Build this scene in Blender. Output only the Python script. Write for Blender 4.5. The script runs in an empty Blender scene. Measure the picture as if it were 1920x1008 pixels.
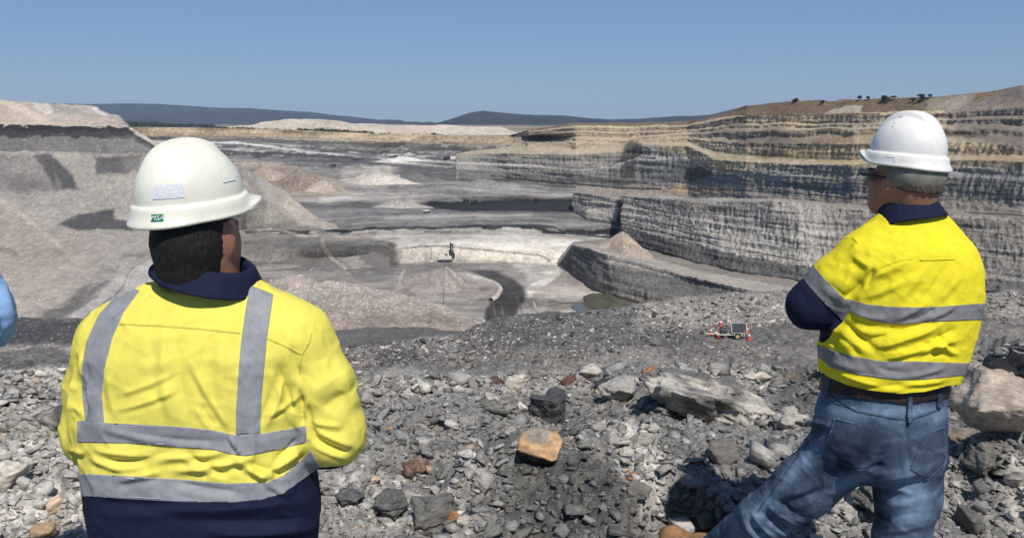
import bpy, bmesh, math, random
import numpy as np
from mathutils import Vector, Matrix
from mathutils.bvhtree import BVHTree

# ------------------------------------------------------------------ camera, sky, sun, exposure
SC = bpy.context.scene
COL = SC.collection
FPX, CU, CV = 1507.0, 960.0, 504.0            # focal length and centre in the photograph's pixels (1920 wide)
PITCH = math.atan((CV - 230.0) / FPX)         # the horizon lies at row 230
CP, SP = math.cos(PITCH), math.sin(PITCH)
cam_data = bpy.data.cameras.new("camera")
cam = bpy.data.objects.new("camera", cam_data)
COL.objects.link(cam)
cam_data.sensor_width = 36.0
cam_data.lens = 36.0 * FPX / 1920.0
cam_data.clip_start = 0.05
cam_data.clip_end = 60000.0
cam.location = (0, 0, 0)
cam.rotation_euler = (math.pi / 2 - PITCH, 0, 0)
SC.camera = cam

SUN_EL, SUN_AZ = math.radians(53.0), math.radians(15.0)   # azimuth: behind the camera, turned to its right
world = bpy.data.worlds.new("World")
SC.world = world
world.use_nodes = True
wn = world.node_tree.nodes
wl = world.node_tree.links
bg = wn["Background"]
sky = wn.new("ShaderNodeTexSky")
sky.sky_type = 'NISHITA'
sky.sun_disc = False
sky.sun_elevation = SUN_EL
sky.sun_rotation = math.pi - SUN_AZ
sky.altitude = 0.0
sky.air_density = 1.0
sky.dust_density = 0.0
sky.ozone_density = 8.0
tint = wn.new("ShaderNodeMix"); tint.data_type = 'RGBA'; tint.blend_type = 'MULTIPLY'; tint.inputs[0].default_value = 1.0
tint.inputs[7].default_value = (0.84, 0.91, 1.02, 1)
even = wn.new("ShaderNodeMix"); even.data_type = 'RGBA'; even.inputs[0].default_value = 0.45     # the dry, dusty air evens the sky out
even.inputs[7].default_value = (3.1, 4.9, 7.6, 1)
wl.new(sky.outputs[0], tint.inputs[6]); wl.new(tint.outputs[2], even.inputs[6]); wl.new(even.outputs[2], bg.inputs[0])
bg.inputs[1].default_value = 0.074
sun_data = bpy.data.lights.new("sun", 'SUN')
sun_data.energy = 4.9
sun_data.angle = math.radians(0.5)
sun_data.color = (1.0, 0.94, 0.86)
sun = bpy.data.objects.new("sun", sun_data)
COL.objects.link(sun)
sun_from = Vector((math.sin(SUN_AZ) * math.cos(SUN_EL), -math.cos(SUN_AZ) * math.cos(SUN_EL), math.sin(SUN_EL)))
sun.rotation_euler = sun_from.to_track_quat('Z', 'Y').to_euler()
sun.location = sun_from * 50
SC.view_settings.view_transform = 'Standard'
SC.view_settings.look = 'None'
SC.view_settings.exposure = 0.0
SC.view_settings.gamma = 1.0
SC.view_settings.use_curve_mapping = False
SC.render.engine = 'CYCLES'
SC.cycles.max_bounces = 6
SC.cycles.diffuse_bounces = 3
SC.cycles.glossy_bounces = 2
SC.cycles.transmission_bounces = 4
SC.cycles.volume_bounces = 0
SC.cycles.use_denoising = True

# ------------------------------------------------------------------ measuring helpers
def P(u, v, Y):
    """World point on the sight line of photograph pixel (u, v), at forward distance Y."""
    u = np.asarray(u, float); v = np.asarray(v, float); Y = np.asarray(Y, float)
    a = (u - CU) / FPX; b = -(v - CV) / FPX
    dy = CP + b * SP; dz = -SP + b * CP
    t = Y / dy
    return np.stack(np.broadcast_arrays(a * t, Y, dz * t), -1)
def PV(u, v, Y):
    return Vector(P(u, v, Y).tolist())
def Yz(v, z):
    b = -(v - CV) / FPX
    return z * (CP + b * SP) / (-SP + b * CP)
def UV(p):
    """Photograph pixel of world points (n,3)."""
    p = np.asarray(p, float)
    d = p[..., 1] * CP - p[..., 2] * SP
    d = np.where(np.abs(d) < 1e-6, 1e-6, d)
    h = p[..., 1] * SP + p[..., 2] * CP
    return np.stack([CU + FPX * p[..., 0] / d, CV - FPX * h / d], -1)
def ray_dir(u, v):
    a = (u - CU) / FPX; b = -(v - CV) / FPX
    return Vector((a, CP + b * SP, -SP + b * CP)).normalized()

def sm(a, b, x):
    t = np.clip((x - a) / (b - a), 0, 1)
    return t * t * (3 - 2 * t)
def srgb(r, g, b, k=1.0):
    c = np.array([r, g, b], float) / 255.0
    c = np.where(c <= 0.04045, c / 12.92, ((c + 0.055) / 1.055) ** 2.4)
    return c * k

# ------------------------------------------------------------------ noise
_TAB = (np.random.default_rng(7).random(1 << 18) * 2 - 1).astype(np.float32)
def noise3(p, seed=0):
    p = np.asarray(p, np.float32)
    i = np.floor(p); f = p - i
    f = f * f * f * (f * (f * 6 - 15) + 10)
    i = i.astype(np.int32)
    x0 = (i[..., 0] + seed * 37) * 73; x1 = x0 + 73
    y0 = (i[..., 1] + seed * 11) * 9277; y1 = y0 + 9277
    z0 = i[..., 2] * 40503; z1 = z0 + 40503
    M = (1 << 18) - 1
    fx, fy, fz = f[..., 0], f[..., 1], f[..., 2]
    def ed(a, b):
        h = a + b
        h ^= h >> 7
        h0 = (h + z0); h1 = (h + z1)
        h0 = h0 * 747796405; h1 = h1 * 747796405
        v0 = _TAB[(h0 ^ (h0 >> 15)) & M]; v1 = _TAB[(h1 ^ (h1 >> 15)) & M]
        return v0 + (v1 - v0) * fz
    a = ed(x0, y0); b = ed(x1, y0); c = ed(x0, y1); d = ed(x1, y1)
    a = a + (b - a) * fx; c = c + (d - c) * fx
    return a + (c - a) * fy
def fbm(p, oct=4, seed=0, gain=0.5, lac=2.03):
    a, s, r = 1.0, 0.0, 0
    p = np.asarray(p, np.float32)
    for o in range(oct):
        r = r + a * noise3(p * lac ** o + 17.3 * o, seed + o)
        s += a; a *= gain
    return r / s * 1.6
def ridged(p, oct=4, seed=0):
    a, s, r = 1.0, 0.0, 0
    for o in range(oct):
        r = r + a * (1 - 2 * np.abs(noise3(np.asarray(p) * 2.05 ** o + 9.1 * o, seed + o)))
        s += a; a *= 0.5
    return r / s

# ------------------------------------------------------------------ mesh and material helpers
def mesh_np(name, verts, faces, smooth=True):
    """faces: (n,3) or (n,4) int array, or a list of index tuples."""
    me = bpy.data.meshes.new(name)
    verts = np.asarray(verts, np.float32)
    if isinstance(faces, np.ndarray) and faces.ndim == 2:
        k = faces.shape[1]; n = len(faces)
        me.vertices.add(len(verts)); me.vertices.foreach_set("co", verts.ravel())
        me.loops.add(n * k); me.loops.foreach_set("vertex_index", faces.astype(np.int32).ravel())
        me.polygons.add(n); me.polygons.foreach_set("loop_start", np.arange(n, dtype=np.int32) * k)
        try:
            me.polygons.foreach_set("loop_total", np.full(n, k, np.int32))
        except Exception:
            pass
        me.update(calc_edges=True)
        me.validate()
    else:
        me.from_pydata([tuple(v) for v in verts.tolist()], [], [tuple(int(i) for i in f) for f in faces])
    if smooth:
        me.polygons.foreach_set("use_smooth", np.ones(len(me.polygons), bool))
    return me
def set_color(me, col, name="Col"):
    a = me.attributes.new(name, 'FLOAT_COLOR', 'POINT')
    c = np.ones((len(me.vertices), 4), np.float32)
    c[:, :col.shape[1]] = col
    a.data.foreach_set("color", c.ravel())
def set_vec(me, vec, name):
    a = me.attributes.new(name, 'FLOAT_VECTOR', 'POINT')
    a.data.foreach_set("vector", np.asarray(vec, np.float32).ravel())
def link(name, me, mat=None, parent=None, **props):
    o = bpy.data.objects.new(name, me)
    COL.objects.link(o)
    if mat is not None:
        for m in (mat if isinstance(mat, (list, tuple)) else [mat]):
            me.materials.append(m)
    if parent is not None:
        o.parent = parent
        o.matrix_parent_inverse = parent.matrix_world.inverted() if parent.type != 'EMPTY' else Matrix.Translation(-Vector(parent.location))
    for k, val in props.items():
        o[k] = val
    return o
def empty(name, loc, **props):
    o = bpy.data.objects.new(name, None)
    COL.objects.link(o)
    o.location = loc
    o.empty_display_size = 0.1
    for k, val in props.items():
        o[k] = val
    return o
def grid_faces(nr, nc, wrap=False):
    i = np.arange(nr * nc).reshape(nr, nc)
    if wrap:
        i = np.concatenate([i, i[:, :1]], 1)
    return np.stack([i[:-1, :-1], i[:-1, 1:], i[1:, 1:], i[1:, :-1]], -1).reshape(-1, 4)

def new_mat(name, rough=0.9, spec=0.2, base=None, metallic=0.0):
    m = bpy.data.materials.new(name)
    m.use_nodes = True
    b = m.node_tree.nodes["Principled BSDF"]
    b.inputs["Roughness"].default_value = rough
    b.inputs["Specular IOR Level"].default_value = spec
    b.inputs["Metallic"].default_value = metallic
    if base is not None:
        b.inputs["Base Color"].default_value = (*[float(x) for x in base], 1)
    return m
def nd(m, typ, **kw):
    n = m.node_tree.nodes.new(typ)
    for k, v in kw.items():
        if k.startswith("i_"):
            n.inputs[k[2:].replace("_", " ")].default_value = v
        else:
            setattr(n, k, v)
    return n
def lk(m, a, b):
    m.node_tree.links.new(a, b)
def bsdf(m):
    return m.node_tree.nodes["Principled BSDF"]
def add_bump(m, scale, strength, dist, detail=4.0, coord=None, typ="ShaderNodeTexNoise"):
    n = nd(m, typ)
    n.inputs["Scale"].default_value = scale
    if typ == "ShaderNodeTexNoise":
        n.inputs["Detail"].default_value = detail
    if coord is None:
        coord = nd(m, "ShaderNodeNewGeometry").outputs["Position"]
    lk(m, coord, n.inputs["Vector"])
    b = nd(m, "ShaderNodeBump")
    b.inputs["Strength"].default_value = strength
    b.inputs["Distance"].default_value = dist
    lk(m, n.outputs[0], b.inputs["Height"])
    prev = bsdf(m).inputs["Normal"].links
    if prev:
        lk(m, prev[0].from_socket, b.inputs["Normal"])
    lk(m, b.outputs[0], bsdf(m).inputs["Normal"])
    return n
def mottle(m, base, scale, lo, hi, detail=5.0, coord=None, rough=0.6):
    """Multiply a colour (socket or rgb) by noise between lo and hi and feed Base Color; returns the output socket."""
    n = nd(m, "ShaderNodeTexNoise"); n.inputs["Scale"].default_value = scale; n.inputs["Detail"].default_value = detail
    n.inputs["Roughness"].default_value = rough
    if coord is None:
        coord = nd(m, "ShaderNodeNewGeometry").outputs["Position"]
    lk(m, coord, n.inputs["Vector"])
    r = nd(m, "ShaderNodeMapRange")
    r.inputs["From Min"].default_value = 0.3; r.inputs["From Max"].default_value = 0.7
    r.inputs["To Min"].default_value = lo; r.inputs["To Max"].default_value = hi
    lk(m, n.outputs[0], r.inputs["Value"])
    mx = nd(m, "ShaderNodeMix", data_type='RGBA', blend_type='MULTIPLY')
    mx.inputs[0].default_value = 1.0
    if hasattr(base, "is_linked"):
        lk(m, base, mx.inputs[6])
    else:
        mx.inputs[6].default_value = (*[float(x) for x in base], 1)
    lk(m, r.outputs[0], mx.inputs[7])
    lk(m, mx.outputs[2], bsdf(m).inputs["Base Color"])
    return mx.outputs[2]
def vcol_mat(name, scale, lo=0.75, hi=1.25, bump_scale=None, bump_dist=0.1, bump_str=0.6, rough=0.95, spec=0.15):
    m = new_mat(name, rough, spec)
    a = nd(m, "ShaderNodeVertexColor", layer_name="Col")
    mottle(m, a.outputs[0], scale, lo, hi)
    if bump_scale:
        add_bump(m, bump_scale, bump_str, bump_dist)
    return m
# ------------------------------------------------------------------ terrain: lofted landforms
AK = 0.74                                     # photographed sunlit tone -> albedo
def C(r, g, b): return srgb(r, g, b, AK)
BEIGE, PINK, LGREY = C(160, 154, 146), C(174, 161, 151), C(190, 184, 175)
MGREY, DGREY, COAL = C(138, 134, 130), C(96, 95, 94), C(62, 62, 64)
TAN, SAND, BROWN = C(178, 158, 128), C(206, 182, 144), C(122, 106, 88)
WHITE = C(206, 197, 185)

def ip(u, pts, k):
    pts = sorted(pts, key=lambda q: q[0])
    return np.interp(u, [q[0] for q in pts], [q[k] for q in pts])
def dist_poly(u, v, poly):
    """signed distance in pixels to a polygon (negative inside)."""
    poly = np.asarray(poly, float); n = len(poly)
    d = np.full(u.shape, 1e18); ins = np.zeros(u.shape, bool)
    for i in range(n):
        a, b = poly[i], poly[(i + 1) % n]
        e = b - a
        t = np.clip(((u - a[0]) * e[0] + (v - a[1]) * e[1]) / max(e @ e, 1e-9), 0, 1)
        d = np.minimum(d, (u - a[0] - t * e[0]) ** 2 + (v - a[1] - t * e[1]) ** 2)
        c = (a[1] > v) != (b[1] > v)
        xs = a[0] + (v - a[1]) * e[0] / (e[1] if abs(e[1]) > 1e-9 else 1e-9)
        ins ^= c & (u < xs)
    d = np.sqrt(d)
    return np.where(ins, -d, d)
def dist_line(u, v, line):
    line = np.asarray(line, float); d = np.full(u.shape, 1e18)
    for a, b in zip(line[:-1], line[1:]):
        e = b - a
        t = np.clip(((u - a[0]) * e[0] + (v - a[1]) * e[1]) / max(e @ e, 1e-9), 0, 1)
        d = np.minimum(d, (u - a[0] - t * e[0]) ** 2 + (v - a[1] - t * e[1]) ** 2)
    return np.sqrt(d)

LAND = {}
def loft(name, u0, u1, rows, paints=(), lines=(), du=2.2, dv=1.9, amp=1.0, freq=0.03, seed=1, mat=None, kind="structure",
         cliff=None, wob=1.0, nstep_min=3, colvar=0.22, strata=0.0, grain=0.14, cfreq=None, speck=0.0, jag=0.0, gully=0.0, streaks=0.0, crack=.5):
    """rows: (points [(u,v,Y)...], colour, cliffness) from near/low to far/high or any order; the surface passes through all of them.
    cliffness of row i holds for the strip from row i to row i+1."""
    a_, b_ = max(u0, -70), min(u1, 1990)            # coarser columns outside the picture
    u = np.linspace(a_, b_, int((b_ - a_) / du) + 1)
    if u0 < a_: u = np.concatenate([np.arange(u0, a_ - du, du * 6), u])
    if u1 > b_: u = np.concatenate([u, np.arange(b_ + du * 6, u1, du * 6)])
    nc = len(u)
    R = []
    for pts, col, cl in rows:
        v = ip(u, pts, 1); Y = ip(u, pts, 2)
        if jag:
            v = v + jag * fbm(np.stack([u * 0.03, u * 0 + len(R) * 7.7, u * 0], -1), 4, seed + 50)
        R.append((v, Y, col, cl))
    V, Ys, Cc, Cl = [], [], [], []
    for i in range(len(R) - 1):
        a, b = R[i], R[i + 1]
        span = np.percentile(np.abs(a[0] - b[0]), 90)
        n = max(nstep_min, int(span / dv))
        t = np.arange(n) / n
        if i == len(R) - 2:
            t = np.append(t, 1.0)
        for tt in t:
            V.append(a[0] * (1 - tt) + b[0] * tt); Ys.append(a[1] * (1 - tt) + b[1] * tt)
            Cc.append(np.broadcast_to(a[2], (nc, 3))); Cl.append(np.full(nc, a[3]))
    V, Ys, Cc, Cl = np.array(V), np.array(Ys), np.array(Cc, float), np.array(Cl)
    # soften the change of colour from strip to strip with noise
    pos = P(np.broadcast_to(u, V.shape), V, Ys)
    nr = V.shape[0]
    w = fbm(pos * freq * 3, 3, seed + 5)
    sh = np.clip((w * 3 * wob).round().astype(int), -4, 4)
    ri = np.clip(np.arange(nr)[:, None] + sh, 0, nr - 1)
    Cc = Cc[ri, np.arange(nc)[None, :]]
    Cl2 = Cl
    # painted patches of other ground, and some painted shade (measured outlines)
    U = np.broadcast_to(u, V.shape)
    if paints or lines:
        jx = fbm(pos * freq * 4, 4, seed + 7); jy = fbm(pos * freq * 4 + 31, 4, seed + 8)
    for pt in paints:
        poly, col, feather = pt[:3]; j = pt[3] if len(pt) > 3 else 4.0; k = pt[4] if len(pt) > 4 else 1.0
        d = dist_poly(U + jx * j, V + jy * j * 0.6, poly)
        m = (sm(feather, -feather, d) * k)[..., None]
        Cc = Cc * (1 - m) + col * m
    for ln, width, col, k in lines:
        d = dist_line(U + jx * 1.2, V + jy * 0.8, ln)
        m = (sm(width, width * 0.4, d) * k)[..., None]
        Cc = Cc * (1 - m) + col * m
    # relief: cliffs get vertical grooves and ledges, ground gets soft undulation
    dpu = np.gradient(pos, axis=1); dpv = np.gradient(pos, axis=0)
    nrm = np.cross(dpu, dpv)
    nrm /= np.linalg.norm(nrm, axis=-1, keepdims=True) + 1e-9
    flip = np.sign((nrm * -pos).sum(-1, keepdims=True)); nrm *= np.where(flip == 0, 1, flip)
    cf = cfreq or freq
    pc = pos * np.array([cf, cf, cf * 0.22])
    gro = ridged(pc * 2.2, 4, seed + 11)
    pl = pos * np.array([cf * 0.12, cf * 0.12, cf * 2.4])
    led = fbm(pl, 4, seed + 12)
    gnd = fbm(pos * freq, 5, seed + 13)
    disp = Cl2 * (gro * 0.7 + led * 0.4) + (1 - Cl2) * gnd * 0.55
    if gully:
        gl = ridged(np.stack([pos[..., 0] * freq * 3.2 + pos[..., 1] * freq * .25, pos[..., 2] * freq * .35, pos[..., 1] * freq * .2], -1), 4, seed + 14)
        disp = disp + gully * gl * (1 - Cl2)
    pos = pos + nrm * (disp * amp)[..., None]
    # colour variation that belongs to the rock itself
    fine = fbm(pos * freq * 9, 3, seed + 21)
    big = fbm(pos * freq * 0.8, 3, seed + 22)
    streak = fbm(pos * np.array([cf * 9, cf * 9, cf * 1.3]), 3, seed + 23)
    band = fbm(pos * np.array([cf * 0.15, cf * 0.15, cf * 5.0]), 4, seed + 24)
    crk = sm(.55, .9, ridged(pos * np.array([cf * 4.2, cf * 4.2, cf * .7]), 3, seed + 25)) + .7 * sm(.62, .92, ridged(pos * np.array([cf * .35, cf * .35, cf * 3.0]), 3, seed + 26))
    mul = 1 - crack * np.clip(crk, 0, 1) * Cl2 + colvar * big + grain * 1.2 * fine * (1 - Cl2) + Cl2 * (0.34 * streak + strata * band)
    if streaks:
        mul = mul + streaks * fbm(pos * np.array([.005, .028, .0]) + 2, 4, seed + 31) + .6 * streaks * fbm(pos * np.array([.02, .09, .0]) + 7, 3, seed + 32)
    if gully:
        mul = mul + .16 * gully * gl
    if speck:
        sp = np.random.default_rng(seed).random(V.shape)
        mul = mul + speck * (sp > 0.985) * 2.2 - speck * (sp < 0.015) * 0.6
    Cc = np.clip(Cc * np.clip(mul, 0.3, 2.2)[..., None], 0.01, 0.85)
    me = mesh_np(name, pos.reshape(-1, 3), grid_faces(nr, nc))
    set_color(me, Cc.reshape(-1, 3))
    o = link(name, me, mat, kind=kind)
    LAND[name] = o
    return o

def row(col, cl, *pts): return (list(pts), col, cl)
M_FAR = vcol_mat("far_earth", 0.2, 0.82, 1.18, 0.4, 0.8, 0.4)
M_MID = vcol_mat("pit_rock", 0.6, 0.74, 1.26, 0.9, 0.5, 0.6)
M_NEARBENCH = vcol_mat("bench_gravel", 1.4, 0.72, 1.28, 2.6, 0.15, 0.7)

# far hills -----------------------------------------------------------------
M_HILL = new_mat("hill_forest", 1.0, 0.0)
mottle(M_HILL, (.026, .030, .032), 0.003, 0.45, 1.6)
def hills(name, sky_pts, Y, depth, base_v=240, amp=8.0):
    us = np.arange(sky_pts[0][0], sky_pts[-1][0] + 1, 5.0)
    v = np.interp(us, [p[0] for p in sky_pts], [p[1] for p in sky_pts])
    top = P(us, v, Y); 
    rows_ = []
    for t in np.linspace(0, 1, 14):
        yy = Y - depth * (1 - t)
        base = P(us, base_v, Y - depth)
        r = base * (1 - t) + top * t
        r[:, 2] = base[:, 2] * (1 - t ** 1.3) + top[:, 2] * t ** 1.3
        rows_.append(r)
    back = top.copy(); back[:, 1] += depth; back[:, 2] = -60
    rows_.append(back)
    pos = np.array(rows_)
    env = np.concatenate([np.sin(np.linspace(0, np.pi, 14)) * 0.9 + 0.12, [0]])[:, None]
    nz = ridged(pos * np.array([0.0016, 0.0016, 0]) , 4, 3)
    pos[..., 2] += nz * env * amp * 9 
    pos[..., 2] += fbm(pos * np.array([0.02, 0.02, 0]), 3, 5) * amp * 0.5 * env
    me = mesh_np(name, pos.reshape(-1, 3), grid_faces(pos.shape[0], pos.shape[1]))
    return link(name, me, M_HILL, kind="structure")
hills("hills", [(-4000, 205), (-1500, 198), (-400, 200), (-100, 196), (50, 192), (100, 194), (170, 196), (230, 194), (300, 195), (340, 198), (400, 202), (470, 203), (520, 207), (580, 210), (640, 217), (700, 224), (760, 228), (800, 232), (860, 236)], 14000, 3500, 238)
hills("hills", [(790, 238), (820, 234), (850, 222), (880, 212), (905, 208), (950, 212), (1000, 216), (1060, 217), (1100, 222), (1140, 224), (1200, 223), (1260, 218), (1330, 216), (1370, 206), (1400, 200), (1460, 196), (1560, 190), (1700, 195), (2000, 198), (2400, 200), (5000, 208)], 9500, 2500, 238, 5.0)

# plain beyond the pit ---------------------------------------------------------
U0, U1 = -1300, 2010
loft("plain", -4000, 6000, [row(C(160, 148, 126), 0, (-700, 262, 1560)), row(C(140, 130, 110), 0, (-700, 239, 3300)), row(C(105, 108, 95), 0, (-700, 234, 7000)), row(C(95, 100, 95), 0, (-700, 230.6, 30000))],
     du=12, amp=1.0, freq=0.002, mat=M_FAR)
# pale overburden dumps on the far rim
loft("spoil_ridge", 395, 990, [row(C(190, 178, 160), 0.2, (395, 264, 2120)), row(C(200, 188, 172), 0.3, (395, 244, 2230), (700, 249, 2230), (990, 256, 2230)),
     row(WHITE, 0.3, (395, 241, 2290), (470, 234, 2290), (490, 228, 2290), (540, 223, 2290), (600, 223, 2290), (640, 227, 2290), (660, 231, 2290), (760, 234, 2290), (830, 235, 2290), (938, 237, 2290), (956, 244, 2290), (990, 256, 2290)),
     row(WHITE, 0, (395, 246, 2500), (990, 258, 2500))], amp=5.0, freq=0.012, mat=M_FAR, jag=1.2, colvar=0.16)

# pit floor and far wall --------------------------------------------------------
def fl(v0, *more):
    return [(q[0], q[1], q[2]) for q in more]
US = (235, 300, 500, 700, 900, 1100, 1300)
def rw(col, cl, vs, Y):
    q = .12 * min(max((Y - 1180) / 220, 0), 1)
    k = [1 - q * s_ for s_ in (0, 0, 0, .15, .6, 1, 1)]
    return row(col, cl, *[(a, b, Y * c) for a, b, c in zip(US, vs, k)])
def rz(col, v, z):
    return row(col, 0.0, *[(a, v, float(Yz(v, z))) for a in US])
floor_rows = [
    row(BEIGE, 0, (235, 700, 330), (1300, 700, 330)),
    rz(BEIGE, 640, -104), rz(BEIGE, 600, -105), rz(C(160, 150, 142), 560, -106), rz(C(150, 143, 137), 530, -106.5), rz(C(150, 144, 138), 508, -107),
    rw(C(170, 162, 151), 0.45, (492, 492, 490, 489, 492, 496, 496), 634),
    rw(C(184, 178, 169), 0, (478, 478, 466, 464, 464, 470, 470), 641),
    rw(C(190, 184, 175), 0, (462, 460, 452, 448, 446, 450, 450), 672),
    rw(LGREY, 0.0, (446, 444, 441, 440, 437, 444, 444), 700),
    rw(COAL, 0.6, (438, 436, 436, 434, 430, 436, 440), 718),
    rw(MGREY, 0.0, (434, 432, 432, 429, 424, 428, 430), 724),
    rw(C(128, 125, 123), 0.0, (424, 420, 416, 414, 412, 416, 418), 760),
    rw(C(122, 120, 118), 0.0, (402, 402, 402, 400, 398, 400, 400), 800),
    rw(C(132, 129, 126), 0.0, (380, 380, 378, 378, 376, 374, 372), 880),
    rw(C(145, 140, 135), 0.0, (352, 350, 350, 350, 350, 350, 350), 980),
    rw(C(140, 136, 132), 0.0, (325, 322, 322, 325, 330, 330, 330), 1080),
    rw(C(96, 95, 95), 0.8, (310, 307, 309, 314, 318, 318, 318), 1160),
    rw(C(142, 138, 134), 0.0, (304, 301, 303, 308, 312, 312, 312), 1168),
    rw(C(92, 92, 93), 0.8, (290, 287, 291, 300, 304, 304, 304), 1268),
    rw(C(176, 173, 168), 0.0, (282, 279, 283, 293, 298, 299, 299), 1278),
    rw(C(100, 99, 98), 0.8, (276, 272, 276, 289, 295, 296, 297), 1338),
    rw(C(150, 145, 138), 0.0, (270, 266, 269, 281, 288, 290, 291), 1348),
    rw(C(110, 106, 101), 0.8, (266, 263, 266, 276, 283, 285, 287), 1408),
    rw(C(164, 154, 140), 0.0, (259, 257, 260, 267, 273, 275, 277), 1420),
    rw(C(176, 159, 134), 0.8, (254, 253, 257, 263, 267, 269, 271), 1482),
    rw(C(176, 160, 136), 0.0, (239, 239, 243, 251, 256, 258, 258), 1495),
    rw(C(160, 148, 126), 0.0, (240, 240, 244, 252, 257, 259, 259), 2100),
]
def Yf(u, v):
    vs = np.array([float(ip(u, r[0], 1)) for r in floor_rows]); ys = np.array([float(ip(u, r[0], 2)) for r in floor_rows])
    o = np.argsort(vs)
    return float(np.interp(v, vs[o], ys[o]))
floor_paints = [
    ([(560, 376), (700, 384), (760, 392), (700, 398), (560, 392)], C(104, 102, 100), 5, 8, .7),
    ([(700, 312), (860, 318), (1060, 340), (1080, 352), (900, 340), (720, 326)], C(100, 99, 98), 4, 7, .7),
    ([(860, 352), (1000, 356), (1070, 364), (1060, 372), (900, 366)], C(150, 146, 141), 4, 7, .6),
    ([(480, 296), (640, 300), (760, 312), (640, 314), (480, 306)], C(104, 103, 102), 4, 7, .7),
    ([(820, 404), (1040, 408), (1060, 420), (840, 418)], C(86, 85, 85), 4, 8, .7),
    ([(770, 382), (800, 376), (880, 377), (1000, 374), (1090, 372), (1100, 396), (1060, 400), (960, 396), (860, 396), (810, 392)], C(46, 46, 48), 4, 5),
    ([(480, 402), (640, 400), (760, 392), (840, 402), (1080, 404), (1100, 414), (900, 412), (640, 426), (560, 420)], C(112, 111, 110), 6, 6, .8),
    ([(720, 404), (1000, 401), (1000, 408), (720, 411)], C(165, 160, 153), 4, 6, .7),
    ([(700, 452), (780, 444), (1000, 438), (1085, 452), (1050, 478), (900, 462), (760, 464)], C(200, 193, 183), 5, 5, .8),
    ([(744, 464), (780, 462), (1050, 476), (1060, 500), (1000, 520), (940, 490), (800, 490), (752, 488)], C(196, 188, 176), 4, 5, .85),
    ([(700, 300), (800, 296), (810, 306), (720, 310)], C(220, 214, 206), 4, 5),
    ([(640, 318), (730, 310), (770, 332), (720, 352), (640, 345)], C(186, 178, 170), 8, 8, .9),
    ([(735, 318), (790, 318), (800, 330), (760, 336)], C(100, 100, 98), 5, 4, .8),
    ([(440, 306), (520, 302), (620, 330), (600, 352), (480, 345)], C(158, 144, 130), 8, 8, .9),
    ([(500, 326), (640, 340), (660, 362), (560, 372), (500, 350)], C(150, 136, 120), 6, 8, .8),
    ([(560, 332), (620, 335), (640, 350), (580, 350)], C(188, 174, 160), 5, 6, .8),
    ([(600, 366), (760, 356), (820, 366), (700, 376), (600, 378)], C(178, 171, 163), 6, 6, .7),
    ([(700, 385), (770, 372), (800, 378), (740, 388)], C(190, 182, 174), 4, 6, .7),
    ([(460, 425), (620, 446), (700, 470), (745, 470), (740, 520), (690, 530), (600, 480), (470, 450)], C(124, 120, 116), 8, 8, .75),
    ([(640, 440), (740, 448), (745, 500), (690, 500)], C(112, 110, 107), 8, 9, .8),
    ([(740, 500), (830, 490), (880, 500), (830, 520), (760, 530)], C(138, 131, 125), 8, 8, .7),
    ([(235, 432), (560, 440), (735, 446), (750, 470), (752, 500), (600, 506), (235, 506)], C(120, 116, 111), 7, 9, .9),
    ([(640, 440), (740, 450), (748, 492), (690, 500), (640, 470)], C(104, 101, 98), 7, 9, .8),
    ([(300, 478), (560, 470), (640, 490), (560, 505), (300, 505)], C(136, 130, 124), 7, 9, .7),
    # dark haul road and the ground by the pond
    ([(868, 506), (925, 506), (962, 520), (982, 540), (985, 560), (970, 585), (952, 605), (905, 612), (910, 580), (930, 555), (938, 538), (910, 520)], C(72, 69, 67), 4, 3, .97),
    ([(1040, 480), (1062, 478), (1050, 510), (1010, 545), (990, 560), (985, 545), (1020, 510)], C(214, 206, 196), 4, 4, .85),
    ([(1000, 540), (1060, 530), (1110, 552), (1120, 575), (1060, 592), (1010, 592)], C(176, 166, 156), 6, 6, .8),
    ([(985, 500), (1030, 500), (1020, 520), (985, 535)], C(186, 180, 170), 5, 7, .7),
]
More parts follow.
